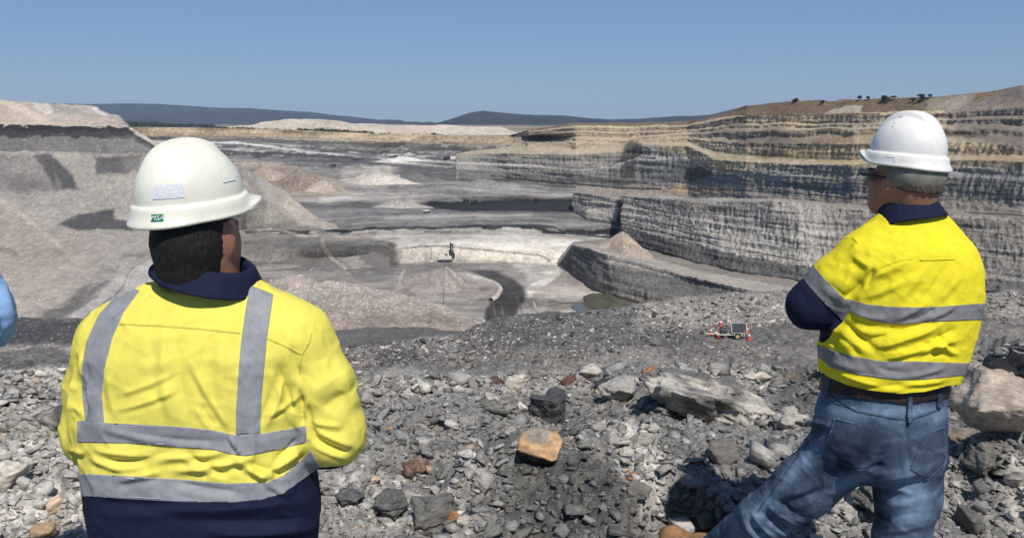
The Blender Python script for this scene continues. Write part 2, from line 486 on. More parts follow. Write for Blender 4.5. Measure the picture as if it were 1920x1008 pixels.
floor_lines = [
    ([(260, 248), (480, 252), (700, 262), (860, 268), (960, 272)], 1.6, C(150, 134, 112), .6),
    ([(260, 257), (480, 261), (640, 268), (760, 276), (900, 284)], 2.2, C(92, 90, 88), .75),
    ([(440, 263), (640, 275), (800, 284), (900, 290)], 2.0, C(98, 96, 94), .6),
    ([(430, 273), (560, 281), (700, 292), (860, 302)], 2.6, C(84, 84, 86), .8),
    ([(640, 292), (760, 299), (900, 308), (1060, 322)], 2.0, C(176, 172, 167), .6),
    ([(620, 300), (760, 310), (900, 322), (1060, 340)], 2.4, C(88, 88, 89), .75),
    ([(800, 305), (1000, 318), (1100, 330)], 1.6, C(168, 164, 158), .5),
    ([(700, 322), (860, 338), (1060, 358)], 3.0, C(98, 98, 98), .6),
    ([(780, 345), (940, 360), (1070, 368)], 2.4, C(160, 156, 151), .6),
    ([(480, 372), (620, 366), (760, 372)], 3.0, C(100, 98, 96), .5),
    ([(620, 386), (760, 394), (900, 400), (1060, 402)], 2.6, C(88, 88, 88), .6),
    ([(660, 418), (860, 412), (1040, 412)], 2.0, C(160, 155, 149), .5),
    ([(640, 448), (720, 456), (750, 470)], 3.0, C(150, 144, 138), .5),
    ([(630, 470), (700, 480), (745, 492)], 4.0, C(96, 94, 92), .5),
    ([(700, 505), (760, 515), (800, 505)], 3.0, C(100, 96, 93), .5),
    ([(268, 267), (440, 268), (640, 291)], 3.0, C(205, 203, 199), .9),
    ([(440, 285), (600, 293), (760, 303), (1000, 320), (1100, 332)], 2.2, C(80, 80, 82), .8),
    ([(560, 300), (700, 306), (760, 314), (900, 328), (1080, 352)], 2.6, C(78, 78, 80), .7),
    ([(820, 340), (960, 352), (1080, 366)], 2.0, C(150, 146, 142), .8),
    ([(1090, 380), (1150, 415), (1175, 430)], 3.0, C(100, 98, 96), .3),
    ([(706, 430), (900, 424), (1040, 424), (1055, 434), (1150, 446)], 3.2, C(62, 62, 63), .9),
    ([(660, 436), (800, 433), (900, 430)], 3.0, C(214, 207, 197), .8),
    ([(700, 442), (606, 446), (606, 462), (630, 490), (668, 525), (700, 540)], 6.0, C(160, 147, 136), .75),
    ([(612, 447), (612, 462), (636, 490), (672, 522)], 1.6, C(110, 104, 100), .8),
    ([(752, 466), (790, 461), (850, 464), (900, 468)], 1.8, C(96, 90, 84), .8), ([(905, 468), (960, 474), (1010, 478), (1030, 490)], 2.4, C(100, 95, 90), .75), ([(820, 490), (900, 489), (985, 496)], 2.0, C(128, 124, 118), .6),  # dark lip and shadow lines painted on the pale bench's cliff
    ([(690, 440), (600, 444), (500, 430)], 2.0, C(176, 166, 156), .6),
    ([(757, 505), (745, 545)], 4.0, C(178, 168, 158), .8),
    ([(560, 378), (700, 372), (830, 362)], 4.0, C(172, 166, 160), .5),
    ([(580, 320), (640, 326), (740, 345), (860, 372)], 3.0, C(166, 160, 154), .5),
    ([(560, 410), (760, 404)], 2.0, C(150, 146, 142), .6),
    ([(925, 570), (932, 610)], 1.6, C(130, 120, 112), .7), ([(940, 570), (946, 610)], 1.6, C(132, 122, 114), .7),
    ([(970, 560), (985, 600)], 4.0, C(116, 108, 102), .7), ([(985, 545), (1002, 590)], 2.5, C(150, 140, 130), .7),
]
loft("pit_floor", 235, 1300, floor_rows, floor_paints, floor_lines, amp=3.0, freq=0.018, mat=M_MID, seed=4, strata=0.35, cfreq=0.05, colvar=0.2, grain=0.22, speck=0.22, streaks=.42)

# left-hand dumps ------------------------------------------------------------------
loft("upper_dump", U0 - 200, 242, [
    row(C(196, 178, 162), 0, (-290, 233, 700), (242, 239, 690)),
    row(C(188, 175, 163), 0.1, (-290, 231, 704), (0, 231, 704), (100, 233, 700), (236, 237, 694), (242, 239, 691)),
    row(C(178, 170, 160), 0.2, (-290, 210, 735), (0, 208, 735), (120, 214, 735), (200, 222, 735), (242, 239, 735)),
    row(C(180, 170, 160), 0, (-290, 192, 765), (0, 187, 765), (35, 191, 765), (75, 196, 765), (168, 198, 765), (178, 200, 765), (205, 215, 765), (222, 217, 765), (242, 239, 765)),
    row(C(170, 160, 150), 0, (-290, 196, 860), (168, 206, 860), (242, 245, 830))],
    [([(-10, 190), (20, 190), (105, 232), (70, 232)], C(206, 190, 174), 4, 4), ([(-20, 214), (40, 214), (70, 230), (-20, 232)], C(184, 168, 154), 4, 5, .8),
     ([(60, 196), (92, 196), (100, 214), (80, 216)], C(204, 196, 184), 3, 4), ([(176, 200), (204, 218), (196, 220), (170, 202)], C(214, 205, 194), 2, 2),
     ([(95, 198), (168, 200), (150, 215), (100, 214)], C(162, 156, 148), 5, 5, .8)], amp=3.0, freq=0.03, mat=M_MID, seed=9, colvar=0.12, speck=0.2, gully=.5)
loft("dark_dump", U0 - 200, 306, [
    row(C(150, 142, 134), 0.1, (-290, 292, 655), (0, 291, 655), (306, 292, 655)),
    row(C(116, 114, 112), 0.25, (-290, 284, 660), (0, 284, 660), (130, 286, 660), (306, 288, 660)),
    row(C(66, 66, 67), 0.25, (-290, 258, 674), (0, 258, 674), (100, 256, 674), (240, 262, 674), (306, 286, 668)),
    row(C(54, 54, 56), 0.2, (-290, 244, 684), (240, 246, 684), (306, 286, 680)),
    row(C(180, 172, 162), 0, (-290, 232, 690), (0, 232, 690), (246, 239, 690), (298, 270, 690), (306, 286, 690)),
    row(C(180, 172, 162), 0, (-290, 233, 760), (246, 245, 760), (306, 300, 740))],
    [([(234, 237), (252, 238), (304, 272), (304, 284), (270, 262)], C(188, 178, 168), 3, 3), ([(40, 262), (120, 254), (130, 284), (60, 282)], C(126, 122, 118), 6, 8, .6),
     ([(200, 258), (250, 258), (290, 282), (210, 284)], C(132, 129, 126), 6, 8, .6)], amp=1.6, freq=0.05, mat=M_MID, seed=12, colvar=0.12, speck=0.6, gully=.5)
def fy(u, v, k=1.0): return (u, v, Yf(u, v) * k)
loft("left_dump", U0 - 200, 730, [
    row(BEIGE, 0, (-290, 660, 335), (300, 660, 335), fy(460, 660, 1.03), fy(730, 660, 1.03)),
    row(C(160, 153, 145), 0, (-290, 600, 372), (300, 600, 382), fy(460, 600, 1.03), fy(730, 600, 1.03)),
    row(BEIGE, 0.1, (-290, 545, 425), (200, 545, 425), (300, 552, 434), fy(460, 560, 1.03), fy(730, 560, 1.03)),
    row(C(162, 154, 146), 0.1, (-290, 490, 480), (200, 495, 480), (300, 498, 482), fy(460, 510, 1.03), fy(730, 510, 1.03)),
    row(BEIGE, 0.1, (-290, 430, 545), (150, 435, 545), (300, 430, 560), fy(460, 432, 1.01), fy(520, 430, 1.01), fy(560, 434, 1.01), fy(600, 444, 1.01), fy(640, 450, 1.01), fy(700, 460, 1.01), fy(730, 476, 1.02)),
    row(C(162, 155, 147), 0.2, (-290, 362, 605), (40, 362, 605), (150, 360, 602), (300, 356, 610), (440, 360, 715), (500, 376, 742), (540, 394, 740), (580, 414, 738), (640, 441, 722), (700, 458, 692), fy(730, 475, 1.02)),
    row(C(164, 157, 149), 0, (-290, 286, 648), (0, 285, 648), (60, 285, 648), (130, 287, 648), (180, 291, 648), (300, 290, 655), (440, 308, 748), (480, 328, 765), (500, 339, 764), (540, 363, 758), (580, 399, 750), (640, 431, 734), (700, 454, 698), fy(730, 474, 1.03)),
    row(BEIGE, 0, (-290, 330, 760), (300, 340, 780), (440, 380, 830), (500, 400, 820), (640, 460, 780), fy(730, 480, 1.06))],
    [([(-100, 292), (55, 290), (66, 300), (108, 358), (40, 362), (-100, 358)], C(136, 130, 127), 5, 6, .85),
     ([(0, 330), (60, 330), (105, 358), (30, 362)], C(112, 108, 106), 8, 8, .7),
     ([(64, 294), (92, 288), (135, 325), (150, 358), (108, 360)], C(86, 85, 85), 4, 4, .95),
     ([(100, 320), (112, 340), (118, 358), (106, 358)], C(126, 124, 122), 3, 3, .8),
     ([(174, 294), (268, 292), (262, 318), (240, 330), (184, 328)], C(88, 87, 87), 4, 6, .9),
     ([(230, 296), (275, 294), (270, 325), (235, 328)], C(128, 123, 119), 6, 8, .7),
     ([(108, 420), (150, 402), (214, 393), (216, 412), (250, 414), (248, 434), (140, 434)], C(84, 82, 82), 3, 3, .97),
     ([(110, 600), (180, 545), (250, 505), (310, 480), (310, 540), (240, 560), (170, 600)], C(176, 171, 165), 5, 3, .97),
     ([(60, 596), (120, 566), (170, 530), (190, 495), (225, 500), (210, 530), (150, 580), (110, 602)], C(112, 108, 104), 5, 6, .95),
     ([(185, 490), (225, 488), (215, 525), (165, 550)], C(168, 162, 154), 5, 8, .6),
     ([(-90, 365), (20, 370), (150, 450), (190, 520), (60, 590), (-90, 590)], C(168, 158, 148), 14, 8, .75),
     ([(-20, 455), (20, 465), (45, 480), (0, 472)], C(136, 124, 114), 4, 5, .8),
     ([(225, 478), (290, 468), (280, 480), (235, 486)], C(126, 122, 118), 4, 5, .8),
     ([(460, 424), (560, 412), (640, 442), (610, 452), (560, 436), (460, 436)], C(120, 116, 112), 5, 6, .75),
     ([(455, 436), (560, 438), (620, 462), (690, 540), (560, 500), (455, 500)], C(120, 115, 110), 8, 8, .92),
     ([(640, 446), (740, 450), (740, 500), (690, 505)], C(106, 103, 100), 8, 9, .8),
     ([(540, 365), (585, 405), (650, 435), (560, 420), (530, 390)], C(184, 174, 164), 5, 5, .7)],
    [([(0, 375), (60, 420), (120, 470), (160, 510)], 5, C(196, 180, 166), .5), ([(456, 440), (520, 432), (590, 436)], 3, C(180, 170, 160), .8), ([(150, 600), (230, 540), (250, 500)], 2, C(120, 114, 110), .6), ([(185, 590), (262, 540)], 1.6, C(186, 178, 170), .6),
     ([(700, 442), (606, 446), (606, 462), (630, 490), (668, 525), (700, 540)], 6.5, C(168, 156, 146), .95), ([(612, 447), (612, 462), (636, 490), (672, 522)], 1.6, C(110, 104, 100), .8)],
    amp=3.6, freq=0.03, mat=M_MID, seed=15, colvar=0.14, grain=0.16, speck=0.25, gully=0.4)
# mounds in the middle of the pit
loft("spoil_mound", 380, 920, [
    row(C(150, 138, 130), 0, (380, 660, 380), (920, 660, 380)),
    row(C(160, 148, 139), 0.1, (380, 605, 400), (640, 612, 396), (800, 606, 398), (920, 622, 396)),
    row(C(168, 159, 150), 0.1, (380, 575, 424), (540, 560, 424), (640, 570, 420), (760, 580, 420), (920, 606, 405)),
    row(C(170, 161, 152), 0.1, (380, 540, 450), (500, 528, 452), (560, 516, 455), (600, 530, 450), (650, 528, 450), (700, 540, 448), (760, 552, 444), (830, 574, 436), (920, 608, 410)),
    row(BEIGE, 0, (380, 560, 500), (560, 540, 500), (760, 580, 490), (920, 640, 450))],
    [([(520, 520), (580, 512), (590, 540), (540, 550)], C(190, 176, 166), 8, 10, .7), ([(640, 605), (700, 585), (760, 598), (820, 585), (860, 600), (700, 612)], C(136, 126, 118), 4, 6, .7)],
    [([(820, 560), (870, 585), (915, 606)], 3.5, C(206, 196, 184), .8)], amp=3.6, freq=0.05, mat=M_MID, seed=21, colvar=0.18, grain=.25, speck=0.55, gully=.5)
loft("spoil_mound", 735, 945, [
    row(C(156, 147, 140), 0.1, (735, 585, 470), (945, 598, 470)),
    row(C(164, 154, 146), 0.2, (735, 560, 495), (800, 556, 490), (860, 566, 485), (945, 585, 485)),
    row(C(156, 148, 141), 0.2, (735, 530, 540), (800, 515, 535), (838, 498, 532), (870, 522, 532), (910, 556, 530), (945, 578, 520)),
    row(BEIGE, 0, (735, 530, 585), (838, 512, 580), (945, 575, 560))],
    (), [([(842, 504), (880, 540), (905, 565)], 2, C(190, 182, 174), .7), ([(832, 510), (860, 550)], 1.6, C(184, 176, 168), .6), ([(850, 504), (898, 548)], 1.4, C(112, 108, 104), .6), ([(822, 512), (836, 556)], 1.4, C(118, 112, 108), .5), ([(838, 506), (870, 548)], 1.4, C(118, 112, 108), .6)],
    amp=1.6, freq=0.06, mat=M_MID, seed=23, speck=0.25, gully=.8)
# small tips on the far benches
def tip(u0, u1, uap, vb, vap, Y, col, seed, w=None):
    Yb = Yf(uap, vb); w = w or Yb * 0.035
    e0, e1, eb = Yf(u0, vb) * 1.01, Yf(u1, vb) * 1.01, Yf(uap, vb + 3) * 1.01
    loft("spoil_tip", u0, u1, [row(col, 0.1, (u0, vb + 1, e0), (uap, vb + 3, eb), (u1, vb + 1, e1)), row(col, 0.2, (u0, vb, e0), (uap, vap * .5 + vb * .5, Yb + w * .2), (u1, vb, e1)),
         row(col, 0.1, (u0, vb, e0 + 2), (uap - (uap - u0) * .4, vap * .6 + vb * .4, Yb + w * .7), (uap, vap, Yb + w), (uap + (u1 - uap) * .35, vap * .6 + vb * .4, Yb + w * .7), (u1, vb, e1 + 2)), row(col, 0, (u0, vb + 2, e0 + 4), (uap, vb + 6, Yb + 2.4 * w), (u1, vb + 2, e1 + 4))],
         amp=2.2, freq=0.05, mat=M_MID, seed=seed, speck=0.3, jag=2.5, colvar=0.25, grain=0.25)
tip(445, 560, 500, 340, 306, 860, C(168, 154, 140), 31)
tip(500, 640, 560, 352, 316, 900, C(150, 138, 126), 32)
tip(560, 660, 610, 362, 332, 880, C(176, 164, 152), 33)
tip(640, 790, 706, 346, 312, 960, C(196, 188, 178), 34)
tip(735, 830, 772, 342, 317, 950, C(118, 116, 112), 35)
tip(700, 830, 752, 304, 293, 1180, C(222, 216, 208), 36)
tip(690, 820, 745, 392, 371, 800, C(180, 172, 164), 37)
tip(845, 1000, 900, 352, 333, 960, C(150, 147, 143), 38)

# right-hand highwall -----------------------------------------------------------------------
UR = (855, 950, 990, 1080, 1170, 1200, 1290, 1340, 1400, 1480, 1600, 1750, 1850, 1920, 2200)
YR = np.array([1180, 1150, 1115, 1050, 1000, 985, 912, 840, 765, 700, 620, 550, 515, 490, 440], float)
def rr(col, cl, dy, vs):
    k = (YR / 560.0) ** .6
    pts = []
    for i, (a, b) in enumerate(zip(UR, vs)):
        Yw = float(YR[i] - dy * k[i]); grey = 284 < vs[2] < 345
        if vs[2] >= 345 and a <= 990: Yw = Yf(a, b) * 1.03
        elif a == 855: Yw = Yf(855, b) * (.992 if grey else 1.03)
        elif a == 950 and not grey:
            b = 259 + .25 * (b - 259); Yw = Yf(950, b) * .985
        elif a == 990 and not grey:
            b = 259 + .6 * (b - 259); Yw = .35 * Yf(990, b) + .65 * Yw
        pts.append((a, b, Yw))
    return row(col, cl, *pts)
TANB, TANC = C(190, 175, 152), C(178, 161, 137)
wall_rows = [
    # lowest visible: coal floor level up to the big bench
    rr(C(96, 95, 95), 0.0, 74.6, (400, 402, 404, 408, 420, 430, 450, 465, 480, 500, 520, 540, 560, 580, 640)),
    rr(C(92, 92, 93), 0.5, 74.2, (372, 374, 376, 385, 408, 415, 425, 432, 440, 440, 440, 450, 450, 460, 500)),
    rr(C(126, 124, 121), 0.7, 73.6, (358, 360, 362, 366, 376, 378, 384, 384, 386, 386, 396, 404, 410, 416, 440)),
    rr(C(150, 142, 134), 0.0, 73, (352, 354, 356, 361, 370, 371, 376, 377, 376, 378, 391, 398, 404, 409, 430)),
    rr(C(158, 149, 139), 0.6, 66, (345, 348, 350, 357, 364, 362, 364, 366, 369, 373, 384, 390, 395, 400, 418)),
    rr(C(160, 153, 145), 0.75, 62, (336, 339, 342, 349, 354, 352, 350, 352, 356, 362, 373, 376, 380, 385, 400)),
    rr(C(134, 131, 127), 0.85, 60, (325, 329, 333, 341, 346, 345, 342, 344, 347, 352, 360, 360, 362, 366, 380)),
    rr(C(162, 157, 150), 0.9, 58, (316, 320, 324, 332, 335, 328, 324, 332, 336, 340, 345, 344, 346, 350, 360)),
    rr(C(176, 172, 166), 0.5, 57, (306, 309, 312, 319, 314, 300, 297, 323, 327, 330, 332, 330, 332, 336, 345)),
    rr(C(160, 154, 146), 0.95, 55.5, (304, 307, 310, 317, 311, 297, 294, 318, 322, 325, 326, 322, 324, 328, 336)),
    rr(C(166, 158, 146), 0.95, 54, (297, 298, 300, 304, 300, 284, 284, 309, 314, 318, 318, 312, 314, 318, 324)),
    rr(C(188, 174, 150), 0.15, 52, (289, 288, 288, 288, 285, 270, 272, 298, 304, 308, 308, 300, 300, 302, 308)),
    rr(C(188, 172, 146), 0.6, 38, (283, 281, 281, 280, 276, 268, 266, 284, 290, 296, 300, 290, 290, 290, 296)),
    rr(TANC, 0.95, 36, (280, 277, 277, 277, 274, 267, 262, 276, 280, 285, 288, 280, 282, 282, 286)),
    rr(TANB, 0.1, 33, (277, 268, 267, 268, 271, 265, 258, 266, 268, 270, 268, 264, 268, 272, 276)),
    rr(TANC, 0.95, 24, (275, 266, 265, 265, 268, 263, 255, 258, 258, 256, 250, 248, 252, 256, 260)),
    rr(TANB, 0.1, 22, (272, 261, 260, 260, 262, 259, 252, 250, 246, 245, 243, 240, 244, 248, 252)),
    rr(TANC, 0.95, 13, (270, 259, 257, 257, 258, 256, 249, 244, 240, 239, 239, 232, 234, 238, 240)),
    rr(TANB, 0.1, 11, (268, 257, 248, 248, 249, 248, 246, 240, 236, 236, 236, 226, 226, 226, 228)),
    rr(TANC, 0.9, 5, (266, 256, 246, 246, 247, 246, 244, 234, 231, 231, 230, 222, 220, 218, 218)),
    rr(C(200, 182, 152), 0.6, 3, (264, 254, 240, 239, 240, 239, 237, 226, 217, 217, 216, 214, 208, 204, 200)),
    rr(C(128, 112, 92), 0.2, -4, (263, 253, 238, 236, 236, 236, 235, 222, 214, 214, 213, 208, 200, 192, 186)),
    rr(C(140, 124, 104), 0.0, -24, (262, 252, 234, 231, 231, 231, 229, 219, 200, 190, 188, 181, 172, 159, 152)),
    rr(C(150, 138, 116), 0.0, -110, (264, 254, 236, 233, 233, 233, 232, 226, 206, 194, 191, 186, 180, 170, 165)),
]
wall_paints = [
    # eroded tan slope above the grey measures
    ([(1230, 262), (1330, 262), (1420, 272), (1500, 290), (1640, 296), (1640, 318), (1560, 310), (1480, 306), (1400, 320), (1340, 318), (1290, 296), (1240, 282)], C(190, 172, 144), 7, 9, .8),
    ([(1345, 306), (1400, 308), (1400, 320), (1350, 320)], C(204, 184, 148), 4, 5, .9),
    ([(1380, 258), (1440, 246), (1500, 248), (1500, 276), (1440, 284), (1390, 276)], C(124, 114, 103), 6, 6, .8),
    ([(1300, 248), (1400, 240), (1480, 238), (1470, 246), (1380, 254), (1290, 258)], C(146, 132, 116), 4, 4, .8),
    ([(1480, 250), (1640, 245), (1640, 292), (1560, 290), (1500, 288)], C(172, 152, 124), 6, 8, .75),
    ([(1400, 290), (1470, 282), (1520, 296), (1430, 302)], C(132, 116, 90), 5, 7, .8),
    ([(1470, 282), (1640, 276), (1640, 306), (1540, 304)], C(188, 164, 126), 5, 9, .6),
    # brown topsoil mound and its pale scar
    ([(1385, 214), (1400, 200), (1480, 191), (1600, 189), (1640, 188), (1630, 212), (1500, 216)], C(128, 110, 90), 4, 4, .95),
    ([(1545, 213), (1560, 204), (1590, 198), (1618, 200), (1614, 212)], C(196, 184, 168), 2.5, 2.5, .95),
    ([(1420, 219), (1560, 217), (1530, 234), (1430, 235)], C(206, 184, 152), 3, 4, .85),
    ([(1560, 220), (1650, 219), (1650, 240), (1530, 242)], C(152, 142, 128), 4, 5, .8),
    ([(1770, 200), (1840, 190), (1900, 160), (2200, 150), (2200, 290), (1880, 282), (1800, 250), (1770, 225)], C(144, 133, 124), 8, 6, .9),
    ([(1740, 184), (1830, 178), (1800, 205), (1740, 208)], C(166, 156, 142), 5, 5, .8),
    ([(1840, 196), (1885, 166), (1930, 160), (1930, 200)], C(134, 122, 116), 6, 6, .8),
    ([(1765, 246), (1850, 244), (1850, 256), (1765, 256)], C(96, 82, 68), 3, 4, .7),
    ([(1800, 284), (1860, 278), (1960, 284), (1960, 296), (1800, 298)], C(186, 164, 140), 4, 6, .8),
    ([(1760, 300), (2100, 298), (2100, 314), (1760, 312)], C(160, 140, 114), 4, 5, .8),
    # shaded prow face painted dark, and the grey measures on its left
    ([(1172, 268), (1198, 264), (1194, 300), (1190, 345), (1160, 345), (1166, 300)], C(78, 77, 77), 4, 4, .85),
    ([(1194, 268), (1204, 272), (1200, 296), (1192, 296)], C(60, 60, 60), 3, 3, .8),
    ([(1140, 318), (1200, 316), (1195, 344), (1140, 344)], C(128, 124, 120), 5, 6, .6),
    ([(1285, 318), (1330, 308), (1335, 330), (1300, 338), (1284, 336)], C(92, 88, 80), 4, 5, .9),
    ([(1330, 314), (1640, 318), (1640, 348), (1330, 336)], C(144, 140, 127), 5, 8, .5),
    ([(1200, 300), (1286, 300), (1286, 330), (1200, 334)], C(160, 156, 149), 4, 6, .6),
    ([(1235, 356), (1275, 344), (1300, 350), (1380, 350), (1380, 362), (1260, 362)], C(206, 178, 148), 3, 4, .9),
    ([(1170, 372), (1235, 344), (1260, 352), (1250, 364), (1180, 378)], C(172, 158, 144), 4, 4, .8),
    ([(1100, 330), (1180, 340), (1170, 350), (1000, 340)], C(84, 84, 84), 4, 6, .7),
    ([(860, 320), (1060, 340), (1075, 372), (860, 366)], C(106, 106, 105), 6, 6, .6),
]
wall_lines = [
    ([(860, 307), (980, 309), (1080, 316), (1150, 311), (1200, 297), (1288, 293)], 2.0, C(206, 202, 196), .9),
    ([(920, 330), (1060, 344), (1170, 353), (1240, 355)], 2.6, C(60, 60, 61), .9),
    ([(860, 336), (1000, 346), (1080, 352)], 2.0, C(70, 70, 71), .8),
    ([(1250, 352), (1400, 358), (1640, 374), (1920, 374)], 1.8, C(86, 80, 72), .7),
    ([(1400, 350), (1640, 362)], 1.6, C(176, 168, 156), .6),
    ([(1620, 383), (1760, 396), (1920, 404)], 2.2, C(70, 67, 64), .85),
    ([(1390, 216), (1560, 216), (1650, 215)], 1.8, C(88, 76, 62), .9),  # crest shadow painted as a dark line
    ([(1480, 246), (1560, 244), (1650, 243)], 1.8, C(92, 80, 64), .9),
    ([(1340, 236), (1420, 235), (1500, 236)], 1.6, C(104, 96, 84), .8),
]
loft("highwall", 855, 3400, wall_rows, wall_paints, wall_lines, amp=2.6, freq=0.03, mat=M_MID, seed=41, strata=0.24, crack=.36, cfreq=0.11, colvar=0.12, speck=0.25, nstep_min=2, du=2.2, dv=1.7, wob=0.5)
# lower highwall: the big pale face, its dark seam, the bench and the lowest face
def rl(col, cl, *pts): return row(col, cl, *pts)
def toe(u, v, k=1.0): return (u, v, Yf(u, v) * k)
def up(u, v, vt, dy): return (u, v, Yf(u, vt) + dy)
loft("lower_highwall", 1074, 3400, [
    rl(C(116, 112, 107), 0, toe(1074, 404, 1.03), toe(1100, 418, 1.03), toe(1160, 432, 1.03), (1166, 446, 660), (1200, 470, 640), (1300, 510, 560), (1480, 560, 490), (1920, 600, 410), (2200, 620, 390)),
    rl(C(104, 102, 100), 0.9, toe(1074, 398), toe(1100, 412), toe(1160, 424), (1166, 440, 645), (1200, 460, 622), (1300, 490, 545), (1400, 512, 500), (1500, 525, 468), (1920, 548, 398), (2200, 575, 372)),
    rl(C(178, 173, 165), 0.95, up(1074, 396, 398, 1), up(1100, 408, 412, 2), up(1160, 416, 424, 2), (1166, 422, 650), (1200, 431, 630), (1250, 446, 590), (1350, 470, 528), (1500, 500, 476), (1700, 520, 440), (1920, 530, 406), (2200, 550, 380)),
    rl(C(176, 170, 162), 0.95, up(1074, 382, 398, 4), up(1160, 395, 424, 7), (1166, 400, 654), (1200, 402, 636), (1300, 424, 562), (1500, 440, 486), (1700, 455, 448), (1920, 468, 414), (2200, 480, 388)),
    rl(C(166, 159, 150), 0.6, up(1074, 362, 398, 8), up(1085, 361, 403, 8), up(1160, 374, 424, 12), (1166, 382, 660), (1172, 373, 658), (1230, 370, 620), (1300, 379, 572), (1450, 377, 508), (1620, 393, 470), (1750, 399, 445), (1920, 413, 422), (2200, 430, 396)),
    rl(C(150, 142, 133), 0, up(1074, 358, 398, 30), up(1160, 368, 424, 40), (1230, 364, 680), (1300, 372, 620), (1450, 372, 545), (1620, 386, 500), (1920, 404, 450), (2200, 420, 425))],
    [([(1160, 376), (1168, 374), (1166, 424), (1156, 424)], C(52, 51, 50), 2.5, 2, .95), ([(1074, 385), (1100, 388), (1110, 408), (1074, 408)], C(84, 84, 86), 6, 6, .7),
     ([(1560, 380), (2200, 410), (2200, 560), (1560, 510)], C(122, 117, 111), 40, 10, .65), ([(1240, 376), (1340, 378), (1400, 400), (1300, 398)], C(130, 126, 118), 8, 8, .6)],
    [([(1165, 370), (1210, 374), (1238, 377)], 2, C(50, 46, 42), .9), ([(1165, 420), (1260, 440), (1360, 464), (1500, 488)], 2.4, C(92, 89, 85), .8), ([(1312, 398), (1400, 406), (1470, 413), (1620, 425)], 1.6, C(88, 84, 80), .8),
     ([(1450, 412), (1444, 440)], 2, C(84, 80, 76), .7), ([(1312, 400), (1312, 428)], 2, C(92, 88, 84), .6), ([(1840, 470), (1920, 480)], 2, C(70, 68, 66), .7), ([(1790, 430), (1920, 446)], 2, C(72, 70, 68), .7), ([(1872, 420), (1866, 500)], 2, C(66, 64, 62), .6)],
    amp=2.2, freq=0.05, mat=M_MID, seed=51, strata=0.30, cfreq=0.17, colvar=0.16, du=2.0, dv=1.7, wob=0.5, speck=0.12)
loft("lowest_highwall", 1047, 3400, [
    rl(C(120, 112, 104), 0, toe(1047, 506, 1.04), toe(1120, 560, 1.04), toe(1215, 590, 1.04), (1480, 640, 390), (2200, 780, 330)),
    rl(C(128, 122, 115), 0.8, toe(1047, 500), toe(1075, 514), toe(1110, 540), toe(1160, 562), toe(1215, 575), (1480, 610, 396), (1620, 680, 370), (2200, 760, 340)),
    rl(C(112, 110, 107), 0.9, up(1047, 499, 500, 1), up(1075, 500, 514, 2), up(1120, 520, 548, 2), up(1215, 548, 575, 2), (1350, 572, 436), (1480, 590, 399), (1620, 660, 374), (2200, 750, 344)),
    rl(C(120, 117, 113), 0.9, up(1047, 498, 500, 3), up(1076, 474, 515, 9), up(1140, 494, 556, 8), (1250, 520, 478), (1400, 550, 427), (1480, 566, 402), (1620, 640, 378), (2200, 740, 348)),
    rl(C(176, 168, 158), 0, up(1047, 497, 500, 5), up(1074, 458, 514, 16), up(1104, 464, 536, 15), up(1140, 478, 556, 14), (1200, 494, 508), (1300, 519, 458), (1400, 542, 428), (1480, 556, 405), (1620, 620, 380), (1920, 700, 362), (2200, 730, 352)),
    rl(C(146, 138, 130), 0, (1047, 480, 645), (1076, 457, 640), (1104, 456, 620), (1160, 468, 592), (1300, 504, 500), (1480, 538, 440), (1620, 600, 400), (1920, 680, 370), (2200, 700, 360)),
    rl(C(140, 132, 124), 0, (1047, 470, 690), (1076, 450, 690), (1130, 450, 670), (1166, 446, 650), (1200, 462, 626), (1300, 490, 548), (1400, 513, 503), (1480, 524, 474), (1620, 550, 440), (1920, 600, 390), (2200, 620, 376))],
    [([(1110, 530), (1215, 552), (1260, 570), (1120, 560)], C(150, 143, 134), 5, 7, .7), ([(1047, 496), (1066, 478), (1082, 490), (1080, 512)], C(108, 104, 100), 4, 4, .7), ([(1120, 480), (1200, 498), (1480, 560), (1480, 566), (1200, 506), (1120, 488)], C(168, 161, 152), 3, 4, .7)],
    [([(1078, 470), (1200, 500), (1330, 532), (1480, 566)], 2.2, C(66, 65, 64), .8), ([(1118, 546), (1160, 556), (1222, 574)], 3.0, C(52, 49, 46), .9), ([(1200, 480), (1400, 532), (1500, 545)], 2.0, C(172, 164, 154), .6)],
    amp=1.6, freq=0.06, mat=M_MID, seed=61, strata=0.25, cfreq=0.18, colvar=0.14, du=2.0, dv=1.8, wob=0.5, speck=0.15)
# tan cone tipped over the bench
loft("spoil_cone", 1098, 1236, [
    row(C(182, 168, 152), 0.1, (1098, 472, 600), (1140, 484, 560), (1200, 498, 512), (1236, 494, 530)),
    row(C(190, 172, 154), 0.15, (1098, 468, 602), (1140, 466, 570), (1168, 458, 556), (1205, 474, 546), (1236, 490, 545)),
    row(C(186, 168, 150), 0.1, (1098, 466, 606), (1130, 456, 600), (1158, 438, 590), (1167, 433, 590), (1178, 440, 588), (1204, 464, 574), (1236, 488, 566)),
    row(C(170, 156, 142), 0, (1098, 474, 660), (1236, 496, 640))],
    [([(1098, 478), (1140, 454), (1150, 470), (1120, 484)], C(196, 188, 176), 4, 5, .7)], amp=1.4, freq=0.09, mat=M_MID, seed=67, speck=0.9, du=1.2, dv=1.0)

